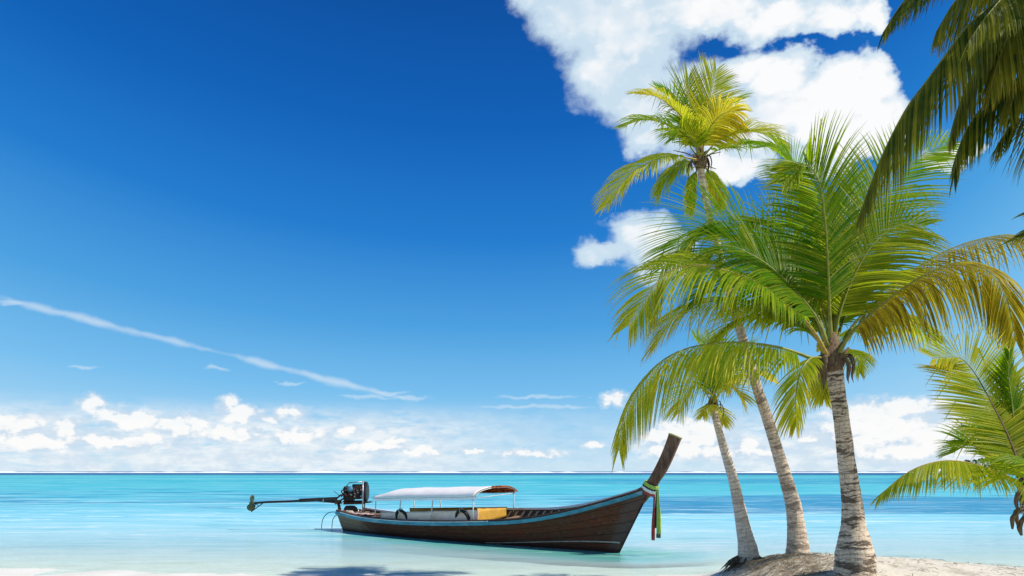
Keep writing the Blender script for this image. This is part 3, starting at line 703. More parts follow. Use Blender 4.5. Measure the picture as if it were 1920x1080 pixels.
# ------------------------------------------------------------------ tall slender palm
D2 = 14.2
o2 = P(1496, 1036, D2)
palm2 = tag(empty('palm_tree', o2), 'tallest slender palm with a yellow-green crown high in front of white clouds', 'palm tree', GP)
trunk(palm2, o2, D2, [(1497, 1062, 54), (1496, 1035, 45), (1494, 1000, 35), (1488, 950, 29), (1474, 900, 25), (1459, 850, 22), (1439, 785, 20), (1416, 715, 18.5), (1394, 640, 17), (1368, 550, 15.5), (1345, 460, 14), (1326, 385, 13), (1316, 335, 13), (1313, 305, 14)], TRUNK_B, 0.09, 0.03)
crown_base(palm2, P(1313, 302, D2) - o2, 0.085, 0.34, 8, 5)
crown(palm2, o2, D2, None, [
    dict(pts=[(1316, 292, 0), (1321, 245, .1), (1331, 185, .25), (1343, 130, .35)], n=48, roll=35, droop=0.12, lift=0.15, yel=(0.4, 0.6), out=V((0.1, 1, 0)), a0=64, a1=30, t0=0.2, l=1.1),
    dict(pts=[(1312, 292, .1), (1300, 240, .1), (1289, 190, .1), (1290, 146, .05)], n=44, roll=30, droop=0.15, lift=0.15, yel=(0.25, 0.4), out=V((-0.2, 1, 0)), a0=66, l=1.15),
    dict(pts=[(1310, 292, -.1), (1290, 235, -.2), (1262, 203, -.3), (1230, 181, -.35), (1194, 176, -.4)], n=50, droop=0.6, hang=0.15, yel=(0.5, 0.85), rib=RIB_Y, roll=-25),
    dict(pts=[(1308, 294, .1), (1278, 254, .1), (1243, 231, .1), (1205, 225, .1), (1165, 238, .1)], n=50, droop=0.7, hang=0.15, yel=(0.25, 0.35), l=0.85, roll=-30),
    dict(pts=[(1308, 300, -.1), (1290, 296, -.2), (1262, 292, -.3), (1223, 302, -.4), (1181, 328, -.45), (1134, 388, -.45)], n=60, droop=0.7, hang=0.2, yel=(0.6, 0.9), rib=RIB_Y, roll=-24, l=1.1, label='long drooping frond gone almost wholly yellow'),
    dict(pts=[(1309, 303, .1), (1285, 304, .25), (1256, 325, .35), (1234, 360, .4)], n=36, droop=0.8, hang=0.4, yel=(0.4, 0.5), l=0.85),
    dict(pts=[(1316, 290, -.15), (1322, 262, -.4), (1336, 232, -.6), (1358, 212, -.75), (1388, 208, -.85)], n=50, droop=0.9, hang=0.35, yel=(0.8, 1.0), rib=RIB_Y, roll=-25, label='yellow frond curling over the front of the crown'),
    dict(pts=[(1318, 294, -.1), (1345, 266, -.2), (1384, 250, -.3), (1428, 250, -.35), (1466, 276, -.35)], n=52, droop=0.4, hang=0.1, yel=(0.5, 0.55), roll=30, l=1.05),
    dict(pts=[(1318, 298, .1), (1350, 280, .2), (1405, 268, .3), (1448, 280, .3), (1482, 308, .3)], n=52, droop=0.6, hang=0.2, yel=(0.05, 0.1), roll=25),
    dict(pts=[(1312, 306, .15), (1303, 330, .25), (1301, 365, .28), (1299, 398, .25)], n=34, droop=0.7, hang=0.4, yel=(0.6, 0.7), l=0.6),
    dict(pts=[(1318, 306, .15), (1332, 330, .25), (1342, 360, .3), (1345, 390, .3)], n=32, droop=0.7, hang=0.4, yel=(0.6, 0.8), l=0.6),
    dict(pts=[(1311, 290, .3), (1295, 240, .5), (1266, 190, .7), (1232, 168, .8)], n=46, droop=0.35, yel=(0.0, 0.0), roll=-20),
    dict(pts=[(1314, 290, .3), (1325, 240, .6), (1350, 205, .9), (1385, 190, 1.1)], n=46, droop=0.4, yel=(0.25, 0.3), roll=15),
    dict(pts=[(1313, 290, .2), (1302, 255, .5), (1282, 235, .9), (1262, 250, 1.1)], n=40, droop=0.5, yel=(0.15, 0.15)),
    dict(pts=[(1313, 290, -.2), (1298, 262, -.5), (1275, 245, -.7), (1262, 262, -.8)], n=36, droop=0.6, yel=(0.2, 0.3), l=0.8),
], 0.64, 0.036, 2, 0.02)
sp = MB()
for a, b in (((1318, 296), (1352, 285)), ((1316, 312), (1343, 317)), ((1309, 296), (1262, 282)), ((1311, 310), (1296, 318))):
    pa, pb = P(*a, D2 - .1) - o2, P(*b, D2 - .2) - o2
    sp.tube([pa, pa.lerp(pb, .5) + V((0, 0, .02)), pb], [0.012, 0.01, 0.005], 6)
sp.build('dry_stalk', HUSK, palm2)

# ------------------------------------------------------------------ small leaning palm
D3 = 14.6
o3 = P(1403, 1062, D3)
palm3 = tag(empty('palm_tree', o3), 'short thin palm with smooth pale trunk leaning left above exposed roots', 'palm tree', GP)
trunk(palm3, o3, D3, [(1408, 1085, 46), (1405, 1058, 42), (1402, 1030, 37), (1396, 1000, 29), (1386, 950, 22), (1375, 900, 19), (1360, 850, 16), (1350, 815, 14), (1342, 785, 13), (1337, 760, 13)], TRUNK_C, 0.1, 0.02)
crown_base(palm3, P(1337, 757, D3) - o3, 0.07, 0.24, 15, 5)
crown(palm3, o3, D3, None, [
    dict(pts=[(1337, 752, 0), (1335, 710, 0), (1325, 665, 0), (1300, 632, 0)], n=40, droop=0.3, yel=(0.2, 0.2), roll=-30),
    dict(pts=[(1338, 752, .1), (1345, 705, .2), (1350, 660, .3), (1345, 630, .4)], n=40, droop=0.3, yel=(0.3, 0.3), out=V((0, 1, 0))),
    dict(pts=[(1335, 754, 0), (1315, 728, -.1), (1292, 728, -.15), (1272, 775, -.15)], n=36, droop=0.7, hang=0.2, yel=(0.6, 0.9), rib=RIB_Y, roll=-20),
    dict(pts=[(1339, 754, -.1), (1352, 735, -.2), (1372, 726, -.3), (1393, 748, -.35)], n=36, droop=0.7, hang=0.2, yel=(1.0, 1.0), rib=RIB_Y, l=1.0, roll=20, label='orange dying frond'),
    dict(pts=[(1340, 752, .1), (1365, 715, .2), (1405, 697, .3), (1448, 716, .3)], n=42, droop=0.5, hang=0.1, yel=(0.7, 1.0), rib=RIB_Y, roll=25),
    dict(pts=[(1336, 758, -.1), (1328, 762, -.3), (1318, 780, -.4)], n=20, droop=0.7, hang=0.4, yel=(0.7, 1.0), l=0.5),
    dict(pts=[(1339, 758, .1), (1352, 770, .3), (1356, 795, .4)], n=22, droop=0.7, hang=0.4, yel=(0.9, 1.0), l=0.55),
    dict(pts=[(1337, 752, -.1), (1325, 705, -.4), (1310, 680, -.7), (1290, 690, -.8)], n=36, droop=0.4, yel=(0.2, 0.3), l=0.9),
    dict(pts=[(1338, 752, .1), (1355, 695, .3), (1385, 660, .5), (1410, 660, .6)], n=38, droop=0.4, yel=(0.1, 0.2)),
], 0.58, 0.032, 3, 0.017)
rt = MB(); rng = random.Random(4)
for i in range(120):
    a = rng.uniform(math.pi * 0.55, math.pi * 2.05); r0 = 0.17 + rng.uniform(0, 0.06)
    p = V((math.cos(a) * r0, math.sin(a) * r0, 0.10 + rng.uniform(-0.05, 0.10)))
    pts = [p]; dv = V((math.cos(a), math.sin(a), -0.25))
    ln = rng.uniform(0.12, 0.42)
    for k in range(5):
        dv = (dv + V((rng.gauss(-0.05, .22), rng.gauss(0, .22), -0.32))).normalized()
        q = pts[-1] + dv * ln / 5
        g = terrain(q.x + o3.x, q.y + o3.y) - o3.z + 0.004
        if q.z < g: q.z = g; dv.z = 0.05
        pts.append(q)
    rt.tube(pts, [0.013 * rng.uniform(.6, 1.3) * (1 - k / 7) for k in range(6)], 5)
rt.build('roots', ROOT, palm3, smooth=True)

# ------------------------------------------------------------------ low palm at the right edge
D4 = 10.0
o4 = P(1985, 1180, D4); o4.z = terrain(o4.x, o4.y) - 0.05
palm4 = tag(empty('palm_tree', o4), 'low palm at the right edge with bright fronds just above the water', 'palm tree', GP)
tr4 = MB()
c4 = P(1926, 925, D4)
trp = catmull([o4 - o4, (P(1965, 1060, D4) - o4), (P(1940, 985, D4) - o4), c4 - o4], 20)
tr4.tube(trp, [lerp(0.19, 0.095, min(1, i / 30)) for i in range(len(trp))], 20, along='along', rfun=lambda i, k, th, L: 1 + 0.05 * (0.5 - (L / 0.07) % 1.0) + 0.06 * mnoise.noise(V((math.cos(th) * 2, math.sin(th) * 2, L * 5))))
tr4.build('trunk', TRUNK_A, palm4, smooth=True)
crown_base(palm4, c4 - o4, 0.085, 0.26, 21, 3)
sp = MB()
for (a, b, c) in (((1922, 955), (1900, 968), (1898, 992)), ((1925, 960), (1912, 985), (1915, 1004)), ((1918, 950), (1905, 960), (1908, 985))):
    pts = catmull([P(*a, D4 - .1) - o4, P(*b, D4 - .16) - o4, P(*c, D4 - .15) - o4], 5)
    sp.tube(pts, [0.016 + 0.022 * math.sin(math.pi * i / 10) for i in range(11)], 7, flat=0.4)
sp.build('dry_spathe', HUSK, palm4, smooth=True)
crown(palm4, o4, D4, None, [
    dict(pts=[(1922, 915, 0), (1910, 872, .1), (1893, 824, .2), (1871, 778, .3), (1846, 731, .4), (1822, 692, .5), (1796, 670, .5), (1748, 672, .45)], n=84, roll=-45, droop=0.10, lift=0.10, yel=(0.35, 0.55), rib=RIB_B, a0=74, a1=46, l=1.06, t0=0.14, out=V((-0.8, 0.6, 0)), w=0.04, label='bright green frond rising with broad ranks of leaflets'),
    dict(pts=[(1920, 925, -.1), (1900, 900, -.2), (1868, 884, -.35), (1812, 867, -.5), (1760, 865, -.6), (1705, 884, -.65), (1648, 929, -.65)], n=70, droop=0.9, hang=0.5, yel=(0.35, 0.35), lift=0.1, rib=RIB_Y, l=0.72, t0=0.16),
    dict(pts=[(1922, 912, .2), (1908, 840, .3), (1898, 760, .3), (1891, 700, .3), (1893, 660, .25)], n=50, droop=0.1, lift=0.4, yel=(0.1, 0.05), a0=34, a1=16, l=0.6, out=V((-0.2, -1, 0))),
    dict(pts=[(1920, 915, .2), (1890, 868, .4), (1850, 842, .6), (1815, 835, .7), (1785, 850, .8)], n=50, droop=0.35, yel=(0.0, 0.0), roll=-20, l=0.85),
    dict(pts=[(1921, 912, .3), (1900, 850, .6), (1875, 815, .9), (1840, 800, 1.1)], n=50, droop=0.3, yel=(0.05, 0.0), l=0.9, roll=-30),
    dict(pts=[(1926, 912, .1), (1938, 850, .2), (1952, 790, .3), (1980, 750, .3)], n=56, droop=0.25, yel=(0.25, 0.2), roll=20, l=0.95),
    dict(pts=[(1930, 918, 0), (1975, 860, 0), (2040, 840, 0), (2110, 880, 0)], n=56, droop=0.6, yel=(0.1, 0.2)),
    dict(pts=[(1928, 918, -.2), (1940, 880, -.6), (1960, 880, -1.0), (1975, 930, -1.3)], n=50, droop=0.6, yel=(0.1, 0.2)),
], 0.72, 0.04, 4, 0.026)

# ------------------------------------------------------------------ overhanging palm, crown beyond the upper right corner
D5 = 8.2
o5 = P(2350, 1200, D5); o5.z = terrain(o5.x, o5.y) - 0.05
palm5 = tag(empty('palm_tree', o5), 'tall palm hanging dark heavy fronds into the upper right corner', 'palm tree', GP)
c5 = P(2090, -60, D5)
t5 = MB(); tp = catmull([V((0, 0, 0)), (c5 - o5) * 0.35 + V((0.35, 0, 0)), (c5 - o5) * 0.7 + V((0.3, 0, 0)), c5 - o5], 40)
t5.tube(tp, [lerp(0.24, 0.12, min(1, i / 60)) for i in range(len(tp))], 22, along='along', rfun=lambda i, k, th, L: 1 + 0.05 * (0.5 - (L / 0.08) % 1.0) + 0.05 * mnoise.noise(V((math.cos(th) * 2, math.sin(th) * 2, L * 4))))
t5.build('trunk', TRUNK_B, palm5, smooth=True)
crown_base(palm5, c5 - o5, 0.14, 0.45, 31, 5)
crown(palm5, o5, D5, None, [
    dict(pts=[(2085, -60, 0), (1990, -120, -.1), (1880, -130, -.2), (1770, -75, -.3), (1700, -5, -.3), (1655, 62, -.3)], n=70, droop=1.1, hang=0.9, yel=(0.05, 0.10), lift=0.0, l=0.62, a0=58),
    dict(pts=[(2085, -55, -.1), (1985, -70, -.2), (1885, -8, -.3), (1818, 45, -.35), (1772, 105, -.4), (1735, 155, -.4), (1697, 207, -.4), (1650, 300, -.4), (1612, 400, -.35)], n=92, droop=1.1, hang=0.9, yel=(0.05, 0.22), lift=0.0, l=0.95, a0=56, rr=0.03),
    dict(pts=[(2088, -55, .2), (2000, -40, .3), (1925, 22, .4), (1868, 76, .45), (1830, 128, .45), (1800, 190, .45), (1785, 250, .4)], n=76, droop=1.1, hang=0.9, yel=(0.1, 0.25), lift=0.0, l=0.85),
    dict(pts=[(2090, -50, 0), (2020, 30, 0), (1920, 136, .05), (1874, 168, .05), (1830, 215, .05), (1802, 265, .05), (1788, 325, .05)], n=72, droop=1.1, hang=0.85, yel=(0.05, 0.12), lift=0.0, l=0.8),
    dict(pts=[(2092, -45, .2), (2050, 80, .3), (2000, 180, .4), (1950, 220, .4), (1905, 225, .4), (1870, 270, .4)], n=64, droop=1.1, hang=0.85, yel=(0.05, 0.15), lift=0.0, l=0.8),
    dict(pts=[(2125, -40, -.1), (2110, 150, -.2), (2060, 300, -.3), (2000, 390, -.3), (1945, 430, -.3), (1905, 450, -.3)], n=60, droop=0.6, hang=0.25, yel=(0.05, 0.15), l=0.62, roll=-30),
    dict(pts=[(2088, -60, -.3), (1990, -60, -.8), (1900, -20, -1.1), (1850, 30, -1.3), (1815, 80, -1.35)], n=66, droop=1.1, hang=0.9, yel=(0.05, 0.2), lift=0.0, l=0.62),
    dict(pts=[(2088, -60, .4), (2000, -90, .8), (1920, -50, 1.2), (1860, 20, 1.4), (1820, 70, 1.5)], n=66, droop=1.0, hang=0.9, yel=(0.05, 0.15), lift=0.0, l=0.75),
    dict(pts=[(2090, -60, .2), (2100, -250, .2), (2080, -400, .1), (2020, -480, 0)], n=60, droop=0.4, yel=(0.05, 0.1)),
    dict(pts=[(2095, -60, 0), (2200, -160, -.4), (2300, -180, -.9), (2380, -80, -1.3)], n=60, droop=0.8, yel=(0.05, 0.1)),
    dict(pts=[(2095, -55, 0), (2200, -20, -.4), (2270, 100, -.8), (2300, 260, -1)], n=60, droop=0.9, yel=(0.05, 0.2)),
    dict(pts=[(2085, -60, -.2), (1990, -40, -.4), (1920, 20, -.55), (1880, 90, -.6), (1858, 165, -.6)], n=76, droop=1.1, hang=0.9, yel=(0.05, 0.3), lift=0.0, l=0.85),
    dict(pts=[(2088, -60, .3), (1980, -110, .6), (1880, -80, .8), (1800, -10, .9), (1755, 60, .9)], n=80, droop=1.1, hang=0.9, yel=(0.15, 0.35), lift=0.0, l=0.9),
    dict(pts=[(2090, -50, -.1), (2020, 10, -.3), (1955, 70, -.4), (1915, 130, -.45), (1895, 200, -.45)], n=70, droop=1.1, hang=0.9, yel=(0.05, 0.2), lift=0.0, l=0.85),
    dict(pts=[(2135, -40, 0), (2100, 130, 0), (2050, 280, .1), (1990, 370, .1), (1935, 400, .1)], n=60, droop=0.5, hang=0.2, yel=(0.05, 0.15), l=0.7, roll=-30),
], 0.84, 0.042, 5, 0.03, mat=LEAF_SHADED)

rg = random.Random(55)
for i in range(9):  # unseen sunward fronds, added to shade the overhanging ones
    a = -2.3 + i * 0.2 + rg.uniform(-.1, .1); o = V((math.cos(a), math.sin(a), 0)); e = rg.uniform(0.1, 1.0); ln = rg.uniform(3.0, 3.8)
    pts = [c5, c5 + o * ln * 0.2 + UP * ln * 0.25 * (e + .3), c5 + o * ln * 0.5 + UP * ln * 0.40 * e, c5 + o * ln * 0.78 + UP * ln * (0.30 * e - .12), c5 + o * ln * 0.92 + UP * ln * (0.1 * e - .3)]
    frond(palm5, o5, pts, L=0.9, n=58, droop=1.0, hang=0.5, yel=(0.05, 0.15), w=0.045, seed=900 + i, rr=0.03, mat=LEAF_SHADED)

# ------------------------------------------------------------------ litter on the bank
def litter():
    rng = random.Random(77); mb = MB()
    for i in range(2100):
        if i < 1700:
            x = rng.gauss(4.55, 0.42); y = rng.uniform(12.2, 14.6)
            if x < 3.6: continue
        else:
            x = rng.uniform(4.2, 10); y = rng.uniform(11.5, 15)
        a = rng.gauss(0.35, 0.5) if i < 1700 else rng.uniform(0, 3.14)
        ln = rng.uniform(0.05, 0.22); wd = rng.uniform(0.002, 0.005); d = V((math.cos(a), math.sin(a), 0)); s = V((-d.y, d.x, 0)) * wd
        b = len(mb.v); cz = rng.uniform(0.0, 0.035)
        for k in range(4):
            q = V((x, y, 0)) + d * ln * (k / 3 - .5); q.z = terrain(q.x, q.y) + 0.004 + cz * math.sin(math.pi * k / 3)
            wk = s * (1 - 0.5 * abs(k / 3 - .5))
            mb.v += [q - wk, q + V((0, 0, wd)), q + wk]
            if k:
                o0 = b + (k - 1) * 3; o1 = b + k * 3
                mb.f += [[o0, o0 + 1, o1 + 1, o1], [o0 + 1, o0 + 2, o1 + 2, o1 + 1]]
    tag(mb.build('dry_litter', simple('straw', (0.27, 0.21, 0.14), 0.9, var=0.6, scale=6)), 'dry straw and root fibres strewn over the sand bank between palms', 'litter', kind='stuff')
litter()

# ------------------------------------------------------------------ wooded headland far behind the low palm
def headland():
    rng = random.Random(9); m, t, out = material('far_foliage')
    pos = t.n('ShaderNodeNewGeometry').outputs['Position']
    n = t.noise(pos, 0.35, 5, 0.6)
    p = t.n('ShaderNodeBsdfPrincipled', {'Base Color': t.mix(t.ss(n, 0.3, 0.7), (0.025, 0.055, 0.018), (0.06, 0.12, 0.03)), 'Roughness': 0.8})
    out(p.outputs[0]); mb = MB()
    D = 520.0; x0 = (1822 - 960) / F * D
    for i in range(190):
        x = x0 + rng.uniform(0, 110); yy = D + rng.uniform(0, 35)
        top = 2.1 + 9.0 * sstep(0, 14, x - x0) + 4 * sstep(20, 80, x - x0) + rng.gauss(0, 1.2)
        c = V((x, yy, rng.uniform(0.25, 1) * top - 1.0)); R = rng.uniform(1.2, 2.6)
        for k in range(46):
            th, u = rng.uniform(0, 6.283), rng.uniform(-0.5, 1)
            q = c + V((math.cos(th) * math.sqrt(max(0, 1 - u * u)), math.sin(th) * math.sqrt(max(0, 1 - u * u)), u)) * R * rng.uniform(.6, 1.1)
            if q.z < 0.2: q.z = 0.2
            a = V((rng.gauss(0, 1), rng.gauss(0, 1), rng.gauss(0, .6))).normalized() * 0.8; b_ = V((rng.gauss(0, 1), rng.gauss(0, 1), rng.gauss(0, 1))).normalized() * 0.5
            b = len(mb.v); mb.v += [q - a, q + b_, q + a, q - b_]; mb.f.append([b, b + 1, b + 2, b + 3])
    tag(mb.build('headland_trees', m), 'dark wooded headland low on the horizon behind the low palm', 'trees', kind='stuff')
headland()

# ------------------------------------------------------------------ longtail boat
BS = V((-5.7, 28.75, 0)); BD = V((0.724, -0.690, 0)).normalized(); BN = V((-BD.y, BD.x, 0))   # stern centre, heading, far side
BROT = math.atan2(BD.y, BD.x)
def bloc(px, py, yl):
    """A picture point carried onto the boat's own upright plane at lateral offset yl (far side positive) -> local point."""
    u, w = (px - 960) / F, (HY - py) / F
    D = (yl + BS.dot(BN)) / (u * BN.x + BN.y)
    p = V((u * D, D, 0)) - BS
    return V((p.dot(BD), yl, H + w * D))

GB = [(-0.3, 0.56), (0, 0.62), (1.5, 0.84), (3.5, 1.0), (5.5, 1.03), (7.5, 0.93), (9.3, 0.70), (10.8, 0.42), (12.0, 0.17), (12.6, 0.07)]
def gb(s): return max(0.06, stable(GB, s))
zg = []
for px, py in ((632, 957), (680, 969), (750, 976), (850, 978), (950, 975), (1000, 970), (1050, 961), (1100, 949), (1150, 935), (1190, 923), (1218, 913)):
    s = 5.0
    for _ in range(12): s = bloc(px, py, -gb(s)).x
    q = bloc(px, py, -gb(s)); zg.append((q.x, q.z))
SEND = zg[-1][0]
def sheer(s): return stable(zg, s)

def heel(x): return 0.14 * lerp(0.12, 1.0, sstep(2.5, 7.2, x))        # she lies a little over towards the beach
def hull_pt(v, u, side, inset=0.0):
    s = v * SEND
    zk = lerp(-0.32, -0.30, v) + 0.10 * (1 - v) ** 3
    zt = sheer(s); z = lerp(zk, zt, u)
    b = 0.50 * (1 - v ** 3) * lerp(1, 0.75, 1 - v)
    y = gb(s) * (b + (1 - b) * u ** lerp(0.62, 0.9, v)) - inset
    x = v * lerp(11.5, SEND, u) - (1 - v) * 0.12 * u
    if v > 0.985: y = max(y, 0.045)
    y = side * max(0.012, y)
    return V((x, y, z + heel(s) * (y + gb(s)) * u))

def hull_material():
    m, t, out = material('weathered_hull')
    co = t.n('ShaderNodeTexCoord').outputs['Object']; x, y, z = t.sep(co)[:]
    u = t.attr('girth')
    pl = t.math('FRACT', t.math('MULTIPLY', u, 7.0))
    seam = t.math('MAXIMUM', t.ss(pl, 0.95, 1.0), t.ss(pl, 0.05, 0.0))
    pid = t.n('ShaderNodeTexWhiteNoise', {'W': t.math('FLOOR', t.math('MULTIPLY', u, 7.0))}, noise_dimensions='1D').outputs['Value']
    grain = t.noise(t.vm('MULTIPLY', co, (1.2, 10, 16)), 3.0, 7, 0.7)
    n1 = t.noise(t.vm('MULTIPLY', co, (0.7, 1, 1.6)), 1.6, 6, 0.65)
    n2 = t.noise(co, 7.0, 6, 0.7)
    c = t.mix(t.ss(grain, 0.3, 0.7), (0.062, 0.021, 0.010), (0.165, 0.060, 0.029))
    c = t.mix(t.math('MULTIPLY', t.ss(n1, 0.46, 0.62), t.ss(x, 4.0, 8.5, 0.15, 0.75)), c, t.mix(grain, (0.10, 0.018, 0.009), (0.20, 0.045, 0.021)))
    c = t.mix(t.math('MULTIPLY', pid, 0.35), c, (0.06, 0.036, 0.028))
    aft = t.math('ADD', t.ss(x, 4.2, 0.0), t.math('MULTIPLY', t.math('SUBTRACT', n1, 0.5), 0.9))
    c = t.mix(t.ss(aft, 0.35, 0.95, 0, 0.85), c, t.mix(n2, (0.22, 0.13, 0.075), (0.36, 0.25, 0.16)))
    scuff = t.math('MULTIPLY', t.ss(n2, 0.56, 0.70), t.ss(z, 0.25, 0.6, 0.10, 0.42))
    c = t.mix(scuff, c, (0.19, 0.165, 0.145))
    stem = t.math('ADD', t.math('SUBTRACT', x, t.math('MULTIPLY', z, 0.52)), t.math('MULTIPLY', t.math('SUBTRACT', n2, 0.5), 0.12))
    c = t.mix(t.math('MULTIPLY', t.ss(stem, 11.18, 11.40), 0.42), c, t.mix(grain, (0.075, 0.055, 0.05), (0.17, 0.14, 0.13)))
    wl = t.math('ADD', z, t.math('MULTIPLY', t.math('SUBTRACT', n1, 0.5), 0.12))
    c = t.mix(t.ss(wl, 0.17, 0.06, 0, 0.85), c, (0.040, 0.014, 0.010))
    c = t.mix(t.math('MULTIPLY', seam, 0.75), c, (0.012, 0.008, 0.006))
    h = t.math('ADD', t.math('MULTIPLY', seam, -1.0), t.math('MULTIPLY', t.math('ADD', grain, n2), 0.35))
    p = t.n('ShaderNodeBsdfPrincipled', {'Base Color': c, 'Roughness': 0.7, 'Specular IOR Level': 0.15, 'Normal': t.bump(h, 0.6, 0.02)})
    out(p.outputs[0]); return m

HULL = hull_material()
PLANK = simple('bare_plank', (0.30, 0.20, 0.125), 0.7, var=0.5, scale=7, stretch=(0.6, 4, 4), bump=0.4, dirt=(0.12, 0.075, 0.05))
PALE = simple('pale_rib_wood', (0.52, 0.42, 0.32), 0.7, var=0.35, scale=8, bump=0.3, dirt=(0.3, 0.22, 0.16))
INSIDE = simple('inner_planking', (0.10, 0.065, 0.045), 0.8, var=0.5, scale=6, stretch=(0.5, 3, 3), bump=0.4, dirt=(0.2, 0.15, 0.1))
TEAL = simple('teal_paint', (0.035, 0.25, 0.33), 0.45, var=0.35, scale=6, bump=0.15, stretch=(0.5, 1, 2), dirt=(0.22, 0.36, 0.40))
WHITEP = simple('white_paint', (0.78, 0.79, 0.78), 0.5, var=0.12, scale=6, bump=0.1, dirt=(0.5, 0.47, 0.42))
REDW = simple('red_oxide_rail', (0.12, 0.045, 0.03), 0.6, var=0.4, scale=8, bump=0.2, stretch=(0.5, 2, 2))
CANVAS = simple('white_canvas', (0.92, 0.89, 0.86), 0.85, var=0.07, scale=3, bump=0.35, dirt=(0.82, 0.76, 0.72))
BEIGE = simple('beige_canvas', (0.95, 0.70, 0.54), 0.85, var=0.14, scale=4, bump=0.5, dirt=(0.68, 0.50, 0.40))
YELLOW = simple('yellow_sheet', (0.62, 0.34, 0.05), 0.6, var=0.15, scale=4, bump=0.3, dirt=(0.50, 0.27, 0.06))
POLE = simple('pale_pole', (0.62, 0.62, 0.58), 0.5, var=0.2, scale=12, bump=0.1, dirt=(0.35, 0.28, 0.2))
RUBBER = simple('tyre_rubber', (0.018, 0.018, 0.02), 0.75, var=0.4, scale=14, bump=0.4, dirt=(0.06, 0.055, 0.05))
BLACKM = simple('black_iron', (0.016, 0.016, 0.018), 0.5, metal=0.2, var=0.5, scale=12, bump=0.3, dirt=(0.07, 0.04, 0.025))
RUST = simple('rusty_iron', (0.10, 0.045, 0.028), 0.75, metal=0.2, var=0.6, scale=12, bump=0.5, dirt=(0.03, 0.025, 0.025))
STEEL = simple('bare_steel', (0.42, 0.42, 0.43), 0.38, metal=0.8, var=0.4, scale=14, bump=0.2, dirt=(0.18, 0.14, 0.11))
BLUEM = simple('blue_enamel', (0.07, 0.22, 0.34), 0.4, var=0.3, scale=14, bump=0.2, dirt=(0.05, 0.04, 0.035))
BRONZE = simple('weed_bronze', (0.10, 0.105, 0.05), 0.45, metal=0.5, var=0.4, scale=15, bump=0.3)
ROPE = simple('rope', (0.58, 0.52, 0.44), 0.9, var=0.4, scale=30, bump=0.6)

boat = tag(empty('longtail_boat', BS, BROT), 'dark wooden longtail boat with white canopy and raised prow, moored in the shallows', 'boat')
NV, NU = 96, 22
hb = MB(); rowsl = []
girth = []
for i in range(NV + 1):
    v = (i / NV)
    rowsl.append([hull_pt(v, 1 - k / NU, -1) for k in range(NU + 1)] + [hull_pt(v, k / NU, 1) for k in range(NU + 1)])
    girth += [1 - k / NU for k in range(NU + 1)] + [k / NU for k in range(NU + 1)]
hb.sheet(rowsl); hb.attr('girth', girth)
W2 = 2 * (NU + 1)
hb.f.append(list(range(W2)))                        # transom
hb.build('hull', HULL, boat, smooth=False, solid=0.0)
ib = MB(); rows = []
for i in range(NV + 1):
    v = lerp(0.008, 0.975, i / NV)
    us = [lerp(1.0, 0.42, k / 8) for k in range(9)]
    rows.append([hull_pt(v, u, -1, 0.06) for u in us] + [hull_pt(v, u, 1, 0.06) for u in us[::-1]])
ib.sheet(rows); ib.f.append(list(range(18)))
ib.build('inner_planking', INSIDE, boat)
def rail(name, mat, side, du, dy, wdt, hgt, v0=0.0, v1=0.985):
    mb = MB(); rws = []
    for i in range(NV + 1):
        p = hull_pt(lerp(v0, v1, i / NV), 1.0, side) + V((0, 0, du))
        y0 = p.y + side * dy; y1 = y0 - side * wdt
        rws.append([(p.x, y0, p.z), (p.x, y0, p.z + hgt), (p.x, y1, p.z + hgt), (p.x, y1, p.z), (p.x, y0, p.z)])
    mb.sheet(rws); mb.f += [[0, 1, 2, 3], [NV * 5 + k for k in (3, 2, 1, 0)]]
    return mb.build(name, mat, boat)
rail('gunwale', REDW, -1, 0.002, 0.012, 0.10, 0.035); rail('gunwale', WHITEP, 1, 0.002, 0.012, 0.11, 0.06)
rail('rub_rail', TEAL, -1, -0.125, 0.035, 0.10, 0.10); rail('rub_rail', TEAL, 1, -0.125, 0.035, 0.10, 0.10)
rail('cap_strip', WHITEP, -1, -0.022, 0.042, 0.028, 0.018, 0.03, 0.62)
# thin pale line low on the bow
tl = MB(); rws = []
for i in range(41):
    v = lerp(0.62, 0.992, i / 40); zz = lerp(0.02, 0.27, sstep(0, 1.0, i / 40) ** .7)
    zk = lerp(-0.32, -0.30, v); u = (zz - zk) / (sheer(v * SEND) - zk); hw = lerp(0.006, 0.018, i / 40) / (sheer(v * SEND) - zk)
    rws.append([hull_pt(v, u - hw, -1, -0.006), hull_pt(v, u + hw, -1, -0.006)])
tl.sheet(rws); tl.build('waterline_stripe', simple('stripe_paint', (0.46, 0.40, 0.33), 0.6, var=0.4, scale=8), boat, solid=0.006)
# frames and cross beams inside
for i in range(17):
    v = 0.56 + i * 0.024
    for side in (-1, 1):
        mb = MB(); rws = []
        for k in range(7):
            u = lerp(0.985, 0.45, k / 6); a = hull_pt(v - 0.0026, u, side, 0.064); b = hull_pt(v + 0.0026, u, side, 0.064)
            c = hull_pt(v + 0.0026, u, side, 0.125); d = hull_pt(v - 0.0026, u, side, 0.125)
            rws.append([a, b, c, d, a])
        mb.sheet(rws); mb.build('rib', PALE, boat)
for v in (0.60, 0.68, 0.76, 0.84, 0.9):
    a = hull_pt(v, 0.86, -1, 0.05); b = hull_pt(v, 0.86, 1, 0.05); mb = MB()
    mb.box((a + b) / 2, (0.16, abs(b.y - a.y), 0.04), Matrix.Rotation(0.12, 3, 'X')); mb.build('thwart', PLANK, boat, bevel=0.005)
mb = MB(); rws = []
for i in range(50):
    v = lerp(0.02, 0.93, i / 49); a = hull_pt(v, 0.50, -1, 0.065); b = hull_pt(v, 0.50, 1, 0.065); rws.append([a, (a + b) / 2, b])
mb.sheet(rws); mb.build('floorboards', INSIDE, boat, solid=0.02)
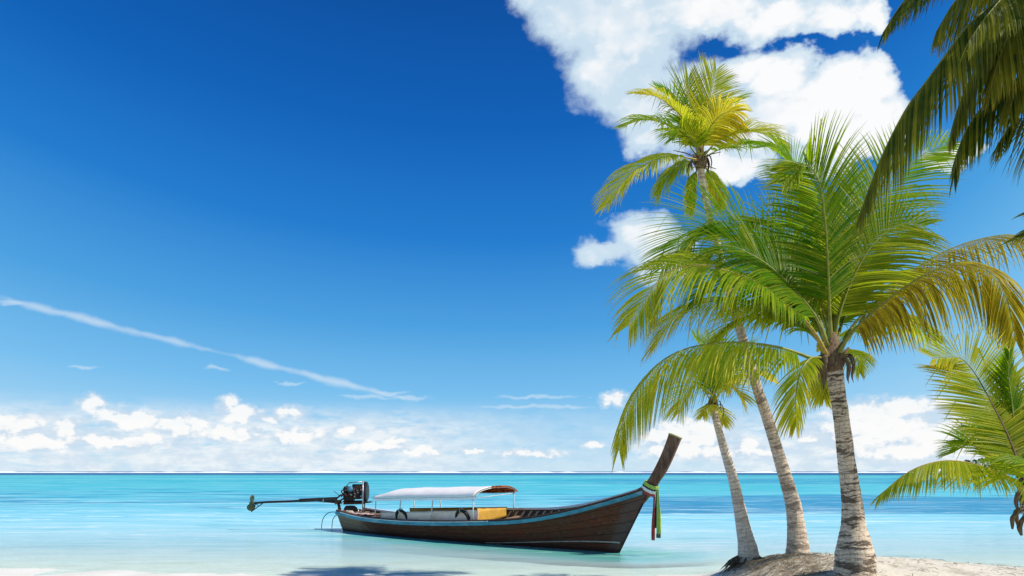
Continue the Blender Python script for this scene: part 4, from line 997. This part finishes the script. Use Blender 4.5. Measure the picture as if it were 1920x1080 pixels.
for i, v in enumerate((0.016, 0.045, 0.075, 0.105, 0.135)):    # short stern deck of loose planks
    a = hull_pt(v, 0.93, -1, 0.07); b = hull_pt(v, 0.93, 1, 0.07); mb = MB()
    mb.box((a + b) / 2 + V((0, 0, 0.01 * (i % 2))), (0.26, abs(b.y - a.y), 0.025), Matrix.Rotation(0.04 * (i % 3 - 1), 3, 'Z')); mb.build('deck_plank', [PLANK, INSIDE, PLANK, REDW, PLANK][i], boat, bevel=0.004)
# sternpost and frame hanging into the water
mb = MB(); mb.box((-0.14, -0.02, 0.22), (0.07, 0.07, 1.15)); mb.build('stern_post', BLACKM, boat, bevel=0.008)
for k, (dy, r, dx) in enumerate(((-0.30, 0.30, -1.55), (-0.05, 0.34, -1.25), (0.22, 0.26, -0.8))):
    mb = MB(); pts = [V((-0.12, dy * .5, 0.42)), V((-0.3, dy * .7, 0.58 - k * .05)), V((dx * 0.62, dy, 0.62 - k * .08)), V((dx * 0.92, dy, 0.36)), V((dx, dy, -0.12))]
    mb.tube(catmull(pts, 8), 0.014, 6); mb.build('stern_loop', BLACKM, boat, smooth=True)
mb = MB(); mb.tube(catmull([V((-.14, -.1, .62)), V((-.2, -.15, .35)), V((-.17, .1, .2)), V((-.25, 0, .05)), V((-.16, -.1, -.1))], 6), 0.016, 6)
mb.tube(catmull([V((-.14, .05, .5)), V((-.3, .1, .3)), V((-.2, -.1, .1))], 6), 0.013, 6); mb.build('stern_cable', BLACKM, boat, smooth=True)
# prow
prow = MB()
edges = [((1185, 926), (1208, 945)), ((1197, 916), (1220, 930)), ((1210, 907), (1230, 917)), ((1218, 896), (1237, 903)), ((1227, 880), (1247, 889)), ((1238, 858), (1258, 868)), ((1248, 834), (1268, 845)), ((1255, 814), (1277, 823.5))]
pe = [(bloc(*a, 0), bloc(*b, 0)) for a, b in edges]; pe = [(a.lerp(b, .05), b.lerp(a, .04)) for a, b in pe]
def smoothpairs(pe, per):
    A = catmull([a for a, b in pe], per); B = catmull([b for a, b in pe], per); return list(zip(A, B))
ps = smoothpairs(pe, 5); rws = []
for i, (a, b) in enumerate(ps):
    hw = lerp(0.04, 0.06, i / (len(ps) - 1)); y = V((0, hw, 0)); rws.append([a - y, b - y * 0.8, b + y * 0.8, a + y, a - y])
prow.sheet(rws); n = len(rws) - 1; prow.f += [[0, 1, 2, 3], [n * 5 + k for k in (3, 2, 1, 0)]]
PROWM = simple('weathered_prow', (0.17, 0.088, 0.055), 0.65, var=0.5, scale=5, stretch=(2, 3, 0.5), bump=0.5, dirt=(0.26, 0.16, 0.12), spec=0.12)
pr = prow.build('prow_post', PROWM, boat, bevel=0.008)
mb = MB(); a, b = ps[-1]; ax = (a - ps[-3][0]).normalized(); y = V((0, 0.066, 0)); e = (b - a).normalized() * 0.008
mb.sheet([[a - e - y, b + e - y * .82, b + e + y * .82, a - e + y], [a - e - y + ax * .03, b + e - y * .82 + ax * .03, b + e + y * .82 + ax * .03, a - e + y + ax * .03]])
mb.f += [[0, 1, 2, 3], [7, 6, 5, 4], [0, 3, 7, 4]]
mb.build('end_cap', simple('mossy_endgrain', (0.30, 0.25, 0.09), 0.8, var=0.4, scale=20), pr)
# canopy
cn_r, cn_f = bloc(699, 934, -0.82), bloc(890, 931, -0.86)
fx = bloc(955, 921, 0.86)
zr, zf = cn_r.z, cn_f.z
x0, x1 = cn_r.x, cn_f.x
TILT = fx.z - zf
CR = (bloc(738, 916, 0).z - zr - TILT / 2, bloc(930, 911.5, 0).z - zf - TILT / 2)
crn = lambda f: lerp(CR[0], CR[1], f)
def canopy_pt(f, k, dz=0.0, grow=1.0):
    a = math.pi * k; yy = -math.cos(a) * lerp(0.82, 0.86, f) * grow
    sag = 0.012 * math.sin(f * math.pi * 3) ** 2
    arch = math.sin(a) ** 0.85
    end = 0.30 * arch * (1 - sstep(0.0, 0.16, f))     # the back end slopes down
    return V((lerp(x0, x1, f) + (0.10 * arch * (f - .5)), yy, lerp(zr, zf, f) + TILT * k - sag + dz + arch * crn(f) - end * 0.55 + 0.008 * mnoise.noise(V((f * 14, k * 5, 0)))))
mb = MB(); mb.sheet([[canopy_pt(i / 40, k / 24) for k in range(25)] for i in range(41)])
def canvas_thin():
    m = CANVAS.copy(); m.name = 'thin_canvas'; nt = NT(m.node_tree)
    o = [n for n in m.node_tree.nodes if n.type == 'OUTPUT_MATERIAL'][0]; src = o.inputs['Surface'].links[0].from_socket
    tr = nt.n('ShaderNodeBsdfTranslucent', {'Color': (0.85, 0.78, 0.70, 1)})
    m.node_tree.links.new(nt.n('ShaderNodeMixShader', {0: 0.14, 1: src, 2: tr.outputs[0]}).outputs[0], o.inputs['Surface']); return m
cp = mb.build('canopy', canvas_thin(), boat, smooth=True, solid=0.012)
def lining_mat():
    m, t, out = material('patterned_lining'); co = t.n('ShaderNodeTexCoord').outputs['Object']
    n = t.noise(t.vm('MULTIPLY', co, (3, 5, 8)), 2.2, 4, 0.6, 1.2)
    c = t.ramp(n, [(0.38, (0.10, 0.02, 0.01)), (0.46, (0.50, 0.06, 0.02)), (0.53, (0.72, 0.30, 0.03)), (0.60, (0.62, 0.13, 0.02)), (0.68, (0.75, 0.50, 0.10))], 'CONSTANT')
    p = t.n('ShaderNodeBsdfPrincipled', {'Base Color': c, 'Roughness': 0.8}); tr = t.n('ShaderNodeBsdfTranslucent', {'Color': c})
    out(t.n('ShaderNodeMixShader', {0: 0.7, 1: p.outputs[0], 2: tr.outputs[0]}).outputs[0]); return m
LIN = lining_mat()
mb = MB(); mb.sheet([[canopy_pt(lerp(0.02, 1.0, i / 30), k / 24, -0.02, 0.985) for k in range(25)] for i in range(31)])
mb.sheet([[canopy_pt(1.0, k / 24, 0.016, 1.0) + V((lerp(-.02, 0.09, j), 0, -0.045 * j)) for k in range(10, 25)] for j in (0, .5, 1)])
mb.build('lining', LIN, cp, smooth=True)
mb = MB()
for f in (0.0, 0.5, 1.0): mb.tube([canopy_pt(f, k / 16, -0.035, 0.97) for k in range(17)], 0.014, 6)
for k in (0.0, 1.0): mb.tube([canopy_pt(i / 10, k, -0.02, 0.99) for i in range(11)], 0.016, 6)
mb.tube([canopy_pt(1.0, 0, -0.05), canopy_pt(1.0, 1, -0.05)], 0.012, 6)
mb.build('canopy_frame', POLE, boat, smooth=True)
mb = MB(); rng = random.Random(3)
rws = [[], []]
for i in range(81):
    f = i / 80; p = canopy_pt(f, 0, -0.012, 1.005); rws[0].append(p); rws[1].append(p + V((0, -0.006 + 0.012 * math.sin(i * 1.9), -0.055 - 0.022 * abs(math.sin(i * 1.3)) - rng.uniform(0, .012))))
mb.sheet(rws); mb.build('valance', CANVAS, cp, solid=0.006)
for f in (0.03, 0.30, 0.62, 0.985):
    for side, k in ((-1, 0.0), (1, 1.0)):
        p = canopy_pt(f, k, -0.02, 0.985); mb = MB(); mb.tube([V((p.x, side * (gb(p.x) - 0.10), sheer(p.x) - 0.10 + (2 * heel(p.x) * gb(p.x) if side > 0 else 0))), p], 0.017, 7); mb.build('canopy_post', POLE, boat, smooth=True)
# side cloths
def cloth(name, mat, xa, xb, y0f, ztopf, zbotf, n=60, wob=0.02, sd=1):
    mb = MB(); rws = []
    for j in range(9):
        h = j / 8; r = []
        for i in range(n + 1):
            f = i / n; x = lerp(xa, xb, f); wv = wob * (mnoise.noise(V((f * 9, h * 2, sd))) + 0.6 * mnoise.noise(V((f * 22 + h * 6, h * 3, sd + 4))))
            r.append(V((x, y0f(x) + wv, lerp(zbotf(x), ztopf(x), h))))
        rws.append(r)
    mb.sheet(rws); return mb.build(name, mat, boat, smooth=True, solid=0.008)
ca, cb = bloc(706, 962, -0.86), bloc(888, 959, -0.90)
ztopn = lambda x: lerp(ca.z + 0.015, cb.z + 0.03, (x - ca.x) / (cb.x - ca.x)) - 0.012 * abs(math.sin((x - ca.x) * 2.2))
cloth('side_cloth', BEIGE, ca.x, cb.x, lambda x: -(gb(x) - 0.24), ztopn, lambda x: sheer(x) - 0.10, sd=2, wob=0.04)
mb = MB(); mb.tube([V((lerp(ca.x, cb.x, i / 20), -(gb(lerp(ca.x, cb.x, i / 20)) - 0.24), ztopn(lerp(ca.x, cb.x, i / 20)) + 0.004)) for i in range(21)], 0.011, 6); mb.build('cloth_rail', ROPE, boat, smooth=True)
ya, yb = bloc(775, 953, 0.88), bloc(950, 951, 0.86)
ztopy = lambda x: lerp(ya.z, yb.z, (x - ya.x) / (yb.x - ya.x))
cloth('side_cloth', YELLOW, ya.x, yb.x, lambda x: gb(x) - 0.20, ztopy, lambda x: sheer(x) - 0.04 + 1.6 * heel(x) * gb(x), sd=5)['label'] = 'yellow side cloth'
# yellow front bulkhead across the boat
q0, q1 = bloc(890, 953, -0.84), bloc(953, 951, 0.84)
mb = MB(); rws = []
for j in range(5):
    r = []
    for i in range(21):
        f = i / 20; x = lerp(q0.x, q1.x, f); r.append(V((x + 0.012 * mnoise.noise(V((f * 7, j * .5, 3))), lerp(-0.74, 0.76, f), lerp(sheer(x) - 0.14 + 1.5 * heel(x) * f, lerp(q0.z, q1.z, f), j / 4))))
    rws.append(r)
mb.sheet(rws); mb.build('front_screen', YELLOW, boat, smooth=True, solid=0.01)
mb = MB(); mb.tube([V((q0.x, -.76, q0.z)), V((q1.x, .78, q1.z))], 0.016, 6); mb.tube([V((ya.x, gb(ya.x) - .20, ya.z)), V((yb.x, gb(yb.x) - .20, yb.z))], 0.016, 6)
mb.build('screen_rail', INSIDE, boat, smooth=True)
# seats under the canopy and small clutter
for i in range(3):
    x = lerp(x0 + 0.5, x1 - 0.6, i / 2); mb = MB(); mb.box((x, 0, sheer(x) - 0.12 + heel(x) * gb(x)), (0.30, 1.55, 0.035), Matrix.Rotation(0.13, 3, 'X')); mb.build('bench', PLANK, boat, bevel=0.005)

# mooring line coiled on the stern, a sack
mb = MB(); c = bloc(655, 963, -0.25); c.z = max(c.z, hull_pt(.06, .93, -1).z + 0.03)
pts = [c + V((math.cos(i * .5) * (0.17 - i * .001), math.sin(i * .5) * (0.17 - i * .001), 0.0015 * i)) for i in range(60)]
mb.tube(pts, 0.012, 6)
rp = mb.build('rope_coil', ROPE, None, smooth=True); rp.matrix_world = Matrix.Translation(BS) @ Matrix.Rotation(BROT, 4, 'Z')
tag(rp, 'pale coil of rope lying on the stern planks of the boat', 'rope')
mb = MB(); c = bloc(657, 955, 0.05); c.z = hull_pt(.07, .93, 1).z + 0.11
mb.lathe(c - V((0.34, 0, 0)), (1, 0.1, 0.05), [(0, .03), (.03, .09), (.12, .135), (.3, .15), (.48, .13), (.6, .08), (.66, .02)], 14)
for i, v in enumerate(mb.v): mb.v[i] = v + V((0, 0, 0.035 * mnoise.noise(v * 6)))
sk = mb.build('sack', simple('dark_sack', (0.075, 0.055, 0.045), 0.9, var=0.5, scale=9, bump=0.6), None, smooth=True); sk.matrix_world = Matrix.Translation(BS) @ Matrix.Rotation(BROT, 4, 'Z')
tag(sk, 'dark lumpy sack lying below the engine at the stern', 'sack')
mb = MB(); c = bloc(668, 962, -0.4); rws = []
for j in range(9):
    rws.append([V((lerp(0.45, 1.45, i / 14), lerp(-0.60, -0.05, j / 8), hull_pt(.07, .93, -1).z + 0.05 + 0.05 * mnoise.noise(V((i * .35, j * .5, 2))) + 0.03 * mnoise.noise(V((i * .9, j * 1.1, 7))))) for i in range(15)])
mb.sheet(rws); tp_ = mb.build('tarpaulin', simple('pink_cloth', (0.55, 0.40, 0.36), 0.9, var=0.3, scale=6, bump=0.4, dirt=(0.35, 0.16, 0.12)), None, smooth=True, solid=0.008)
tp_.matrix_world = Matrix.Translation(BS) @ Matrix.Rotation(BROT, 4, 'Z'); tag(tp_, 'crumpled pinkish cloth spread over the stern planks', 'cloth')

# tyres used as fenders, hung over the near side cloth
BM = Matrix.Translation(BS) @ Matrix.Rotation(BROT, 4, 'Z')
for i, (px, py, lab) in enumerate(((745, 972, 'black tyre hung over the beige cloth nearer the engine'), (858, 974, 'black tyre hung over the beige cloth beside the yellow screen'))):
    q = bloc(px, py, -0.95); x = q.x; mb = MB(); R = 0.27
    cc = V((x, -(gb(x) - 0.165), q.z - 0.02)); ring = []
    for a in range(36):
        th = 2 * math.pi * a / 36; ring.append(cc + V((math.cos(th) * R, 0.10 * (1 - math.sin(th)), math.sin(th) * R)))
    b = len(mb.v)
    for a, p in enumerate(ring):
        o = (p - cc).normalized()
        for k in range(10):
            ph = 2 * math.pi * k / 10; mb.v.append(p + o * 0.045 * math.cos(ph) + V((0, 0.055, 0)) * math.sin(ph))
    for a in range(36):
        for k in range(10):
            mb.f.append([b + a * 10 + k, b + a * 10 + (k + 1) % 10, b + ((a + 1) % 36) * 10 + (k + 1) % 10, b + ((a + 1) % 36) * 10 + k])
    o = mb.build('tyre', RUBBER, None, smooth=True); o.matrix_world = BM; tag(o, lab, 'tyre', 'tyres hung on the boat')
    mb = MB(); top = cc + V((0, 0, R)); mb.tube(catmull([top + V((0.02, -.06, -.05)), top + V((.02, -.05, .05)), top + V((0.03, .05, .06)), V((x + .06, -(gb(x) - .24), ztopn(x)))], 5), 0.011, 6)
    mb.build('lashing', ROPE, o, smooth=True)

# ribbons round the prow
def cloth_mat(name, col): return simple(name, col, 0.75, var=0.2, scale=10, bump=0.25)
RG, RW, RK, RR = cloth_mat('lime_cloth', (0.38, 0.53, 0.09)), cloth_mat('white_cloth', (0.80, 0.80, 0.76)), cloth_mat('black_cloth', (0.015, 0.03, 0.025)), cloth_mat('red_cloth', (0.42, 0.055, 0.045))
def ribbon(mat, la, ra, th, tail, lab, off):
    """A cloth band knotted round the prow post (between picture edges la-ra, thickness th px), with an optional hanging tail."""
    root = empty('ribbon', BM @ bloc(*ra, 0), BROT); o = bloc(*ra, 0)
    A, B = bloc(*la, 0), bloc(*ra, 0); ax = (B - A).normalized(); up = V((-ax.z, 0, ax.x)); up = up if up.z > 0 else -up
    hh = th / F * 20 * 0.5; mb = MB(); rws = []
    for j in range(5):
        h = (j / 4 * 2 - 1) * hh; r = []
        for k in range(29):
            a = 2 * math.pi * k / 28; c_, s_ = math.cos(a), math.sin(a)
            ex = (abs(c_) ** 0.6) * (1 if c_ > 0 else -1); ey = (abs(s_) ** 0.6) * (1 if s_ > 0 else -1)
            wob = 0.006 * math.sin(k * 1.7 + j) + off
            r.append((A + B) / 2 - o + ax * ex * ((B - A).length / 2 + wob + 0.008) + V((0, ey * (0.070 + wob), 0)) + up * (h + 0.012 * math.sin(a * 2 + off * 90) + 0.006 * math.sin(k * 2.3)))
        rws.append(r)
    mb.sheet(rws); mb.build('wrap', mat, root, smooth=True, solid=0.006)
    if tail:
        x0_, x1_, ybot, dyl, wpx = tail; wpx *= 0.85; wid = wpx / F * 19.9
        top = bloc(x0_, ra[1] + 2, dyl) - o; bot = bloc(x1_, ybot, dyl) - o; mb = MB(); rws = []
        for j in range(19):
            f = j / 18; c = top.lerp(bot, f) + V((0.012 * math.sin(f * 5 + off * 200), 0.02 * math.sin(f * 4), 0)); wv = wid * lerp(0.6, 1.0, sstep(0, .5, f)) * 0.5
            rws.append([c + V((lerp(-1, 1, k / 6) * wv, 0.016 * math.sin(k * 1.6 + f * 6), 0)) for k in range(7)])
        mb.sheet(rws); tl_ = mb.build('tail', mat, root, smooth=True, solid=0.005)
        if mat is RG:
            mb = MB(); c = rws[-1]; mb.sheet([[p + V((0, -0.008, 0.10)) for p in c], [p + V((0, -0.008, 0.012)) for p in c]]); mb.build('printed_end', cloth_mat('grey_print', (0.09, 0.10, 0.10)), tl_, solid=0.004)
    tag(root, lab, 'ribbon', 'ribbons tied round the prow')
ribbon(RR, (1203.5, 916.5), (1225.5, 929), 5.5, (1226, 1224.5, 1013, -0.06, 8), 'red ribbon tied lowest on the prow with a long tail', 0.012)
ribbon(RW, (1206, 912), (1227.5, 924), 6, None, 'white ribbon wrapped on the prow above the red one', 0.018)
ribbon(RK, (1208.5, 908.5), (1229.5, 920), 3, (1230, 1229.5, 990, -0.045, 5), 'thin black ribbon wrapped between the white and lime ones', 0.012)
ribbon(RG, (1211, 904.5), (1231.5, 915.5), 7, (1233.5, 1235, 1009, -0.10, 10.5), 'lime green ribbon tied topmost on the prow with printed tail end', 0.020)

# ------------------------------------------------------------------ longtail motor
DM = 28.7
om = P(650, 952, DM)
motor = tag(empty('longtail_motor', om), 'greasy black boat engine with a long propeller shaft raised over the stern', 'engine')
def M(px, py, d=0.0): return P(px, py, DM + d) - om
mb = MB(); mb.tube([M(640, 942), M(590, 937.5), M(545, 940), M(500, 941.5), M(476, 943.5)], [0.055, 0.05, 0.042, 0.04, 0.04], 10); mb.build('shaft_tube', BLACKM, motor, smooth=True)
mb = MB(); a, b = M(561, 938.5, -.02), M(632, 935, -.02); mid = (a + b) / 2; ang = math.atan2(b.z - a.z, b.x - a.x)
mb.box(mid, ((b - a).length, 0.12, 0.13), Matrix.Rotation(-ang, 3, 'Y')); mb.build('shaft_sleeve', BLACKM, motor, bevel=0.02)
mb = MB(); mb.lathe(M(607, 938, -.02), (1, 0, .03), [(-.02, .09), (.02, .09)], 14); mb.build('clamp_ring', STEEL, motor, smooth=False)
mb = MB(); mb.lathe(M(472, 943), (1, 0, .02), [(-.09, .02), (-.04, .055), (.06, .06), (.10, .05)], 12); pb = mb.build('propeller_hub', BRONZE, motor, smooth=True)
for i in range(2):
    mb = MB(); a0 = M(472, 943); sgn = 1 if i == 0 else -1
    ln = 0.26; rws = []
    tilt = V((0.10 if sgn > 0 else -0.16, -0.02, sgn)).normalized()
    for j in range(9):
        f = j / 8; w_ = 0.15 * math.sin(math.pi * (0.10 + 0.86 * f)) ** 0.7; tw = lerp(0.9, 0.35, f) if sgn > 0 else lerp(0.2, -0.1, f)
        c = a0 + tilt * (0.03 + ln * f); wd = V((math.cos(tw) * .35 if sgn > 0 else 1.0, math.sin(tw), 0)).normalized() * w_ * (0.7 if sgn > 0 else 1.0)
        rws.append([c - wd, c - wd * .4 + V((0, .012, 0)), c + wd * .4 + V((0, .012, 0)), c + wd])
    mb.sheet(rws); mb.build('propeller_blade', BRONZE, motor, smooth=True, solid=0.014)
mb = MB(); mb.tube([M(495, 942), M(471, 959.5)], [.018, .018], 6); mb.tube([M(480, 944), M(474, 957)], .016, 6); mb.tube([M(480, 944), M(485, 949.5)], .014, 6); mb.build('skeg', BLACKM, motor)
# pivot on the stern
mb = MB(); mb.tube([M(637, 962, .0), M(636, 950), M(633, 938)], [.06, .055, .05], 10); mb.box(M(634, 940), (.22, .16, .10)); mb.tube([M(628, 945, -.1), M(645, 934, -.1)], .03, 8); mb.tube([M(640, 955, -.1), M(632, 944, -.1)], .022, 8); mb.build('pivot', RUST, motor, bevel=0.008)
mb = MB(); mb.tube([M(644, 944), M(685, 943)], .04, 8); mb.tube([M(644, 941, .25), M(685, 940, .25)], .04, 8); mb.tube([M(650, 943, -.02), M(650, 940, .27)], .03, 8); mb.tube([M(676, 943, -.02), M(676, 940, .27)], .03, 8); mb.build('engine_bed', RUST, motor)
mb = MB(); mb.box(M(664, 925, .12), (.52, .38, .42)); mb.box(M(655, 932, .12), (.34, .44, .26)); mb.box(M(671, 912, .12), (.36, .30, .16)); mb.lathe(M(651, 918, .1), (0, -1, 0), [(-.2, .12), (.14, .13), (.2, .11), (.22, .05)], 16)
eb = mb.build('engine_block', BLACKM, motor, bevel=0.03)
mb = MB(); mb.lathe(M(657, 917, -.12), (0, -1, 0), [(-.05, .10), (.05, .105), (.09, .08), (.10, .03)], 16); mb.build('air_filter', BLUEM, motor, smooth=True)
mb = MB(); mb.lathe(M(671, 917, -.10), (0, -1, 0), [(-.05, .13), (.02, .135), (.04, .11), (.045, .05), (.09, .045)], 18); mb.build('pulley', RUST, motor, smooth=False)
mb = MB(); mb.lathe(M(685, 922, .12), (1, 0, 0), [(-.05, .33), (.0, .36), (.06, .36), (.09, .30), (.10, .1)], 24); mb.build('flywheel', BLACKM, motor)
mb = MB()
rng = random.Random(12)
for i in range(16):
    a = M(rng.uniform(648, 680), rng.uniform(909, 938), rng.uniform(-.16, -.08)); b = a + V((rng.uniform(-.25, .25), rng.uniform(-.04, .04), rng.uniform(-.2, .2)))
    c = (a + b) / 2 + V((rng.uniform(-.1, .1), -.08, rng.uniform(-.1, .1))); mb.tube(catmull([a, c, b], 5), rng.uniform(.012, .024), 6)
mb.build('engine_pipe', RUST, motor, smooth=True)
mb = MB()
for i in range(9):
    a = M(rng.uniform(649, 680), rng.uniform(908, 936), -.14); mb.lathe(a, (rng.uniform(-.4, .4), -1, rng.uniform(-.3, .3)), [(-.05, .03), (.02, .035), (.03, .02), (.06, .018)], 10)
mb.build('fitting', STEEL, motor)
mb = MB(); mb.tube(catmull([M(632, 934), M(640, 928), M(648, 930), M(652, 922)], 6), .03, 8); mb.tube(catmull([M(640, 932, -.1), M(645, 924, -.12), M(652, 930, -.12)], 6), .02, 8); mb.build('exhaust', RUST, motor, smooth=True)
mb = MB(); mb.tube([M(648, 913, -.05), M(655, 905, -.05), M(682, 903, -.05)], .018, 8); mb.tube([M(648, 913, .3), M(655, 905, .3), M(682, 903, .3)], .018, 8); mb.tube([M(655, 905, -.05), M(655, 905, .3)], .016, 8); mb.build('guard_frame', STEEL, motor, smooth=True)
mb = MB(); mb.tube([M(626, 921), M(638, 930)], .012, 6); mb.build('tilt_lever', RUST, motor)
mb = MB(); mb.tube([M(684, 942, .1), M(688, 942, .1), M(694, 941, .1), M(699, 941, .1)], [.02, .03, .03, .01], 8); mb.build('tiller', BLACKM, motor, smooth=True)
mb = MB()
for px, d in ((680.5, -.25), (684, .1)):
    a, b = M(px, 901.5, d), M(px - .5, 968, d); mb.tube([a, b], .022, 8)
mb.tube([M(680.5, 903, -.25), M(684, 903, .1)], .018, 8)
mb.tube([M(672, 955, -.25), M(680.5, 955, -.25)], .018, 8); mb.tube([M(672, 955, -.25), M(672, 966, -.25)], .018, 8)
mb.v = [BM.inverted() @ (v + om) for v in mb.v]
mb.build('stern_hoop', STEEL, boat, smooth=True)

# ------------------------------------------------------------------ render settings
SC.render.engine = 'CYCLES'
SC.view_settings.view_transform = 'Standard'; SC.view_settings.look = 'None'
SC.view_settings.exposure = 0.0; SC.view_settings.gamma = 1.0; SC.view_settings.use_curve_mapping = False
SC.cycles.max_bounces = 8; SC.cycles.transparent_max_bounces = 12; SC.cycles.transmission_bounces = 4
SC.cycles.use_denoising = True
SC.cycles.sample_clamp_indirect = 8.0
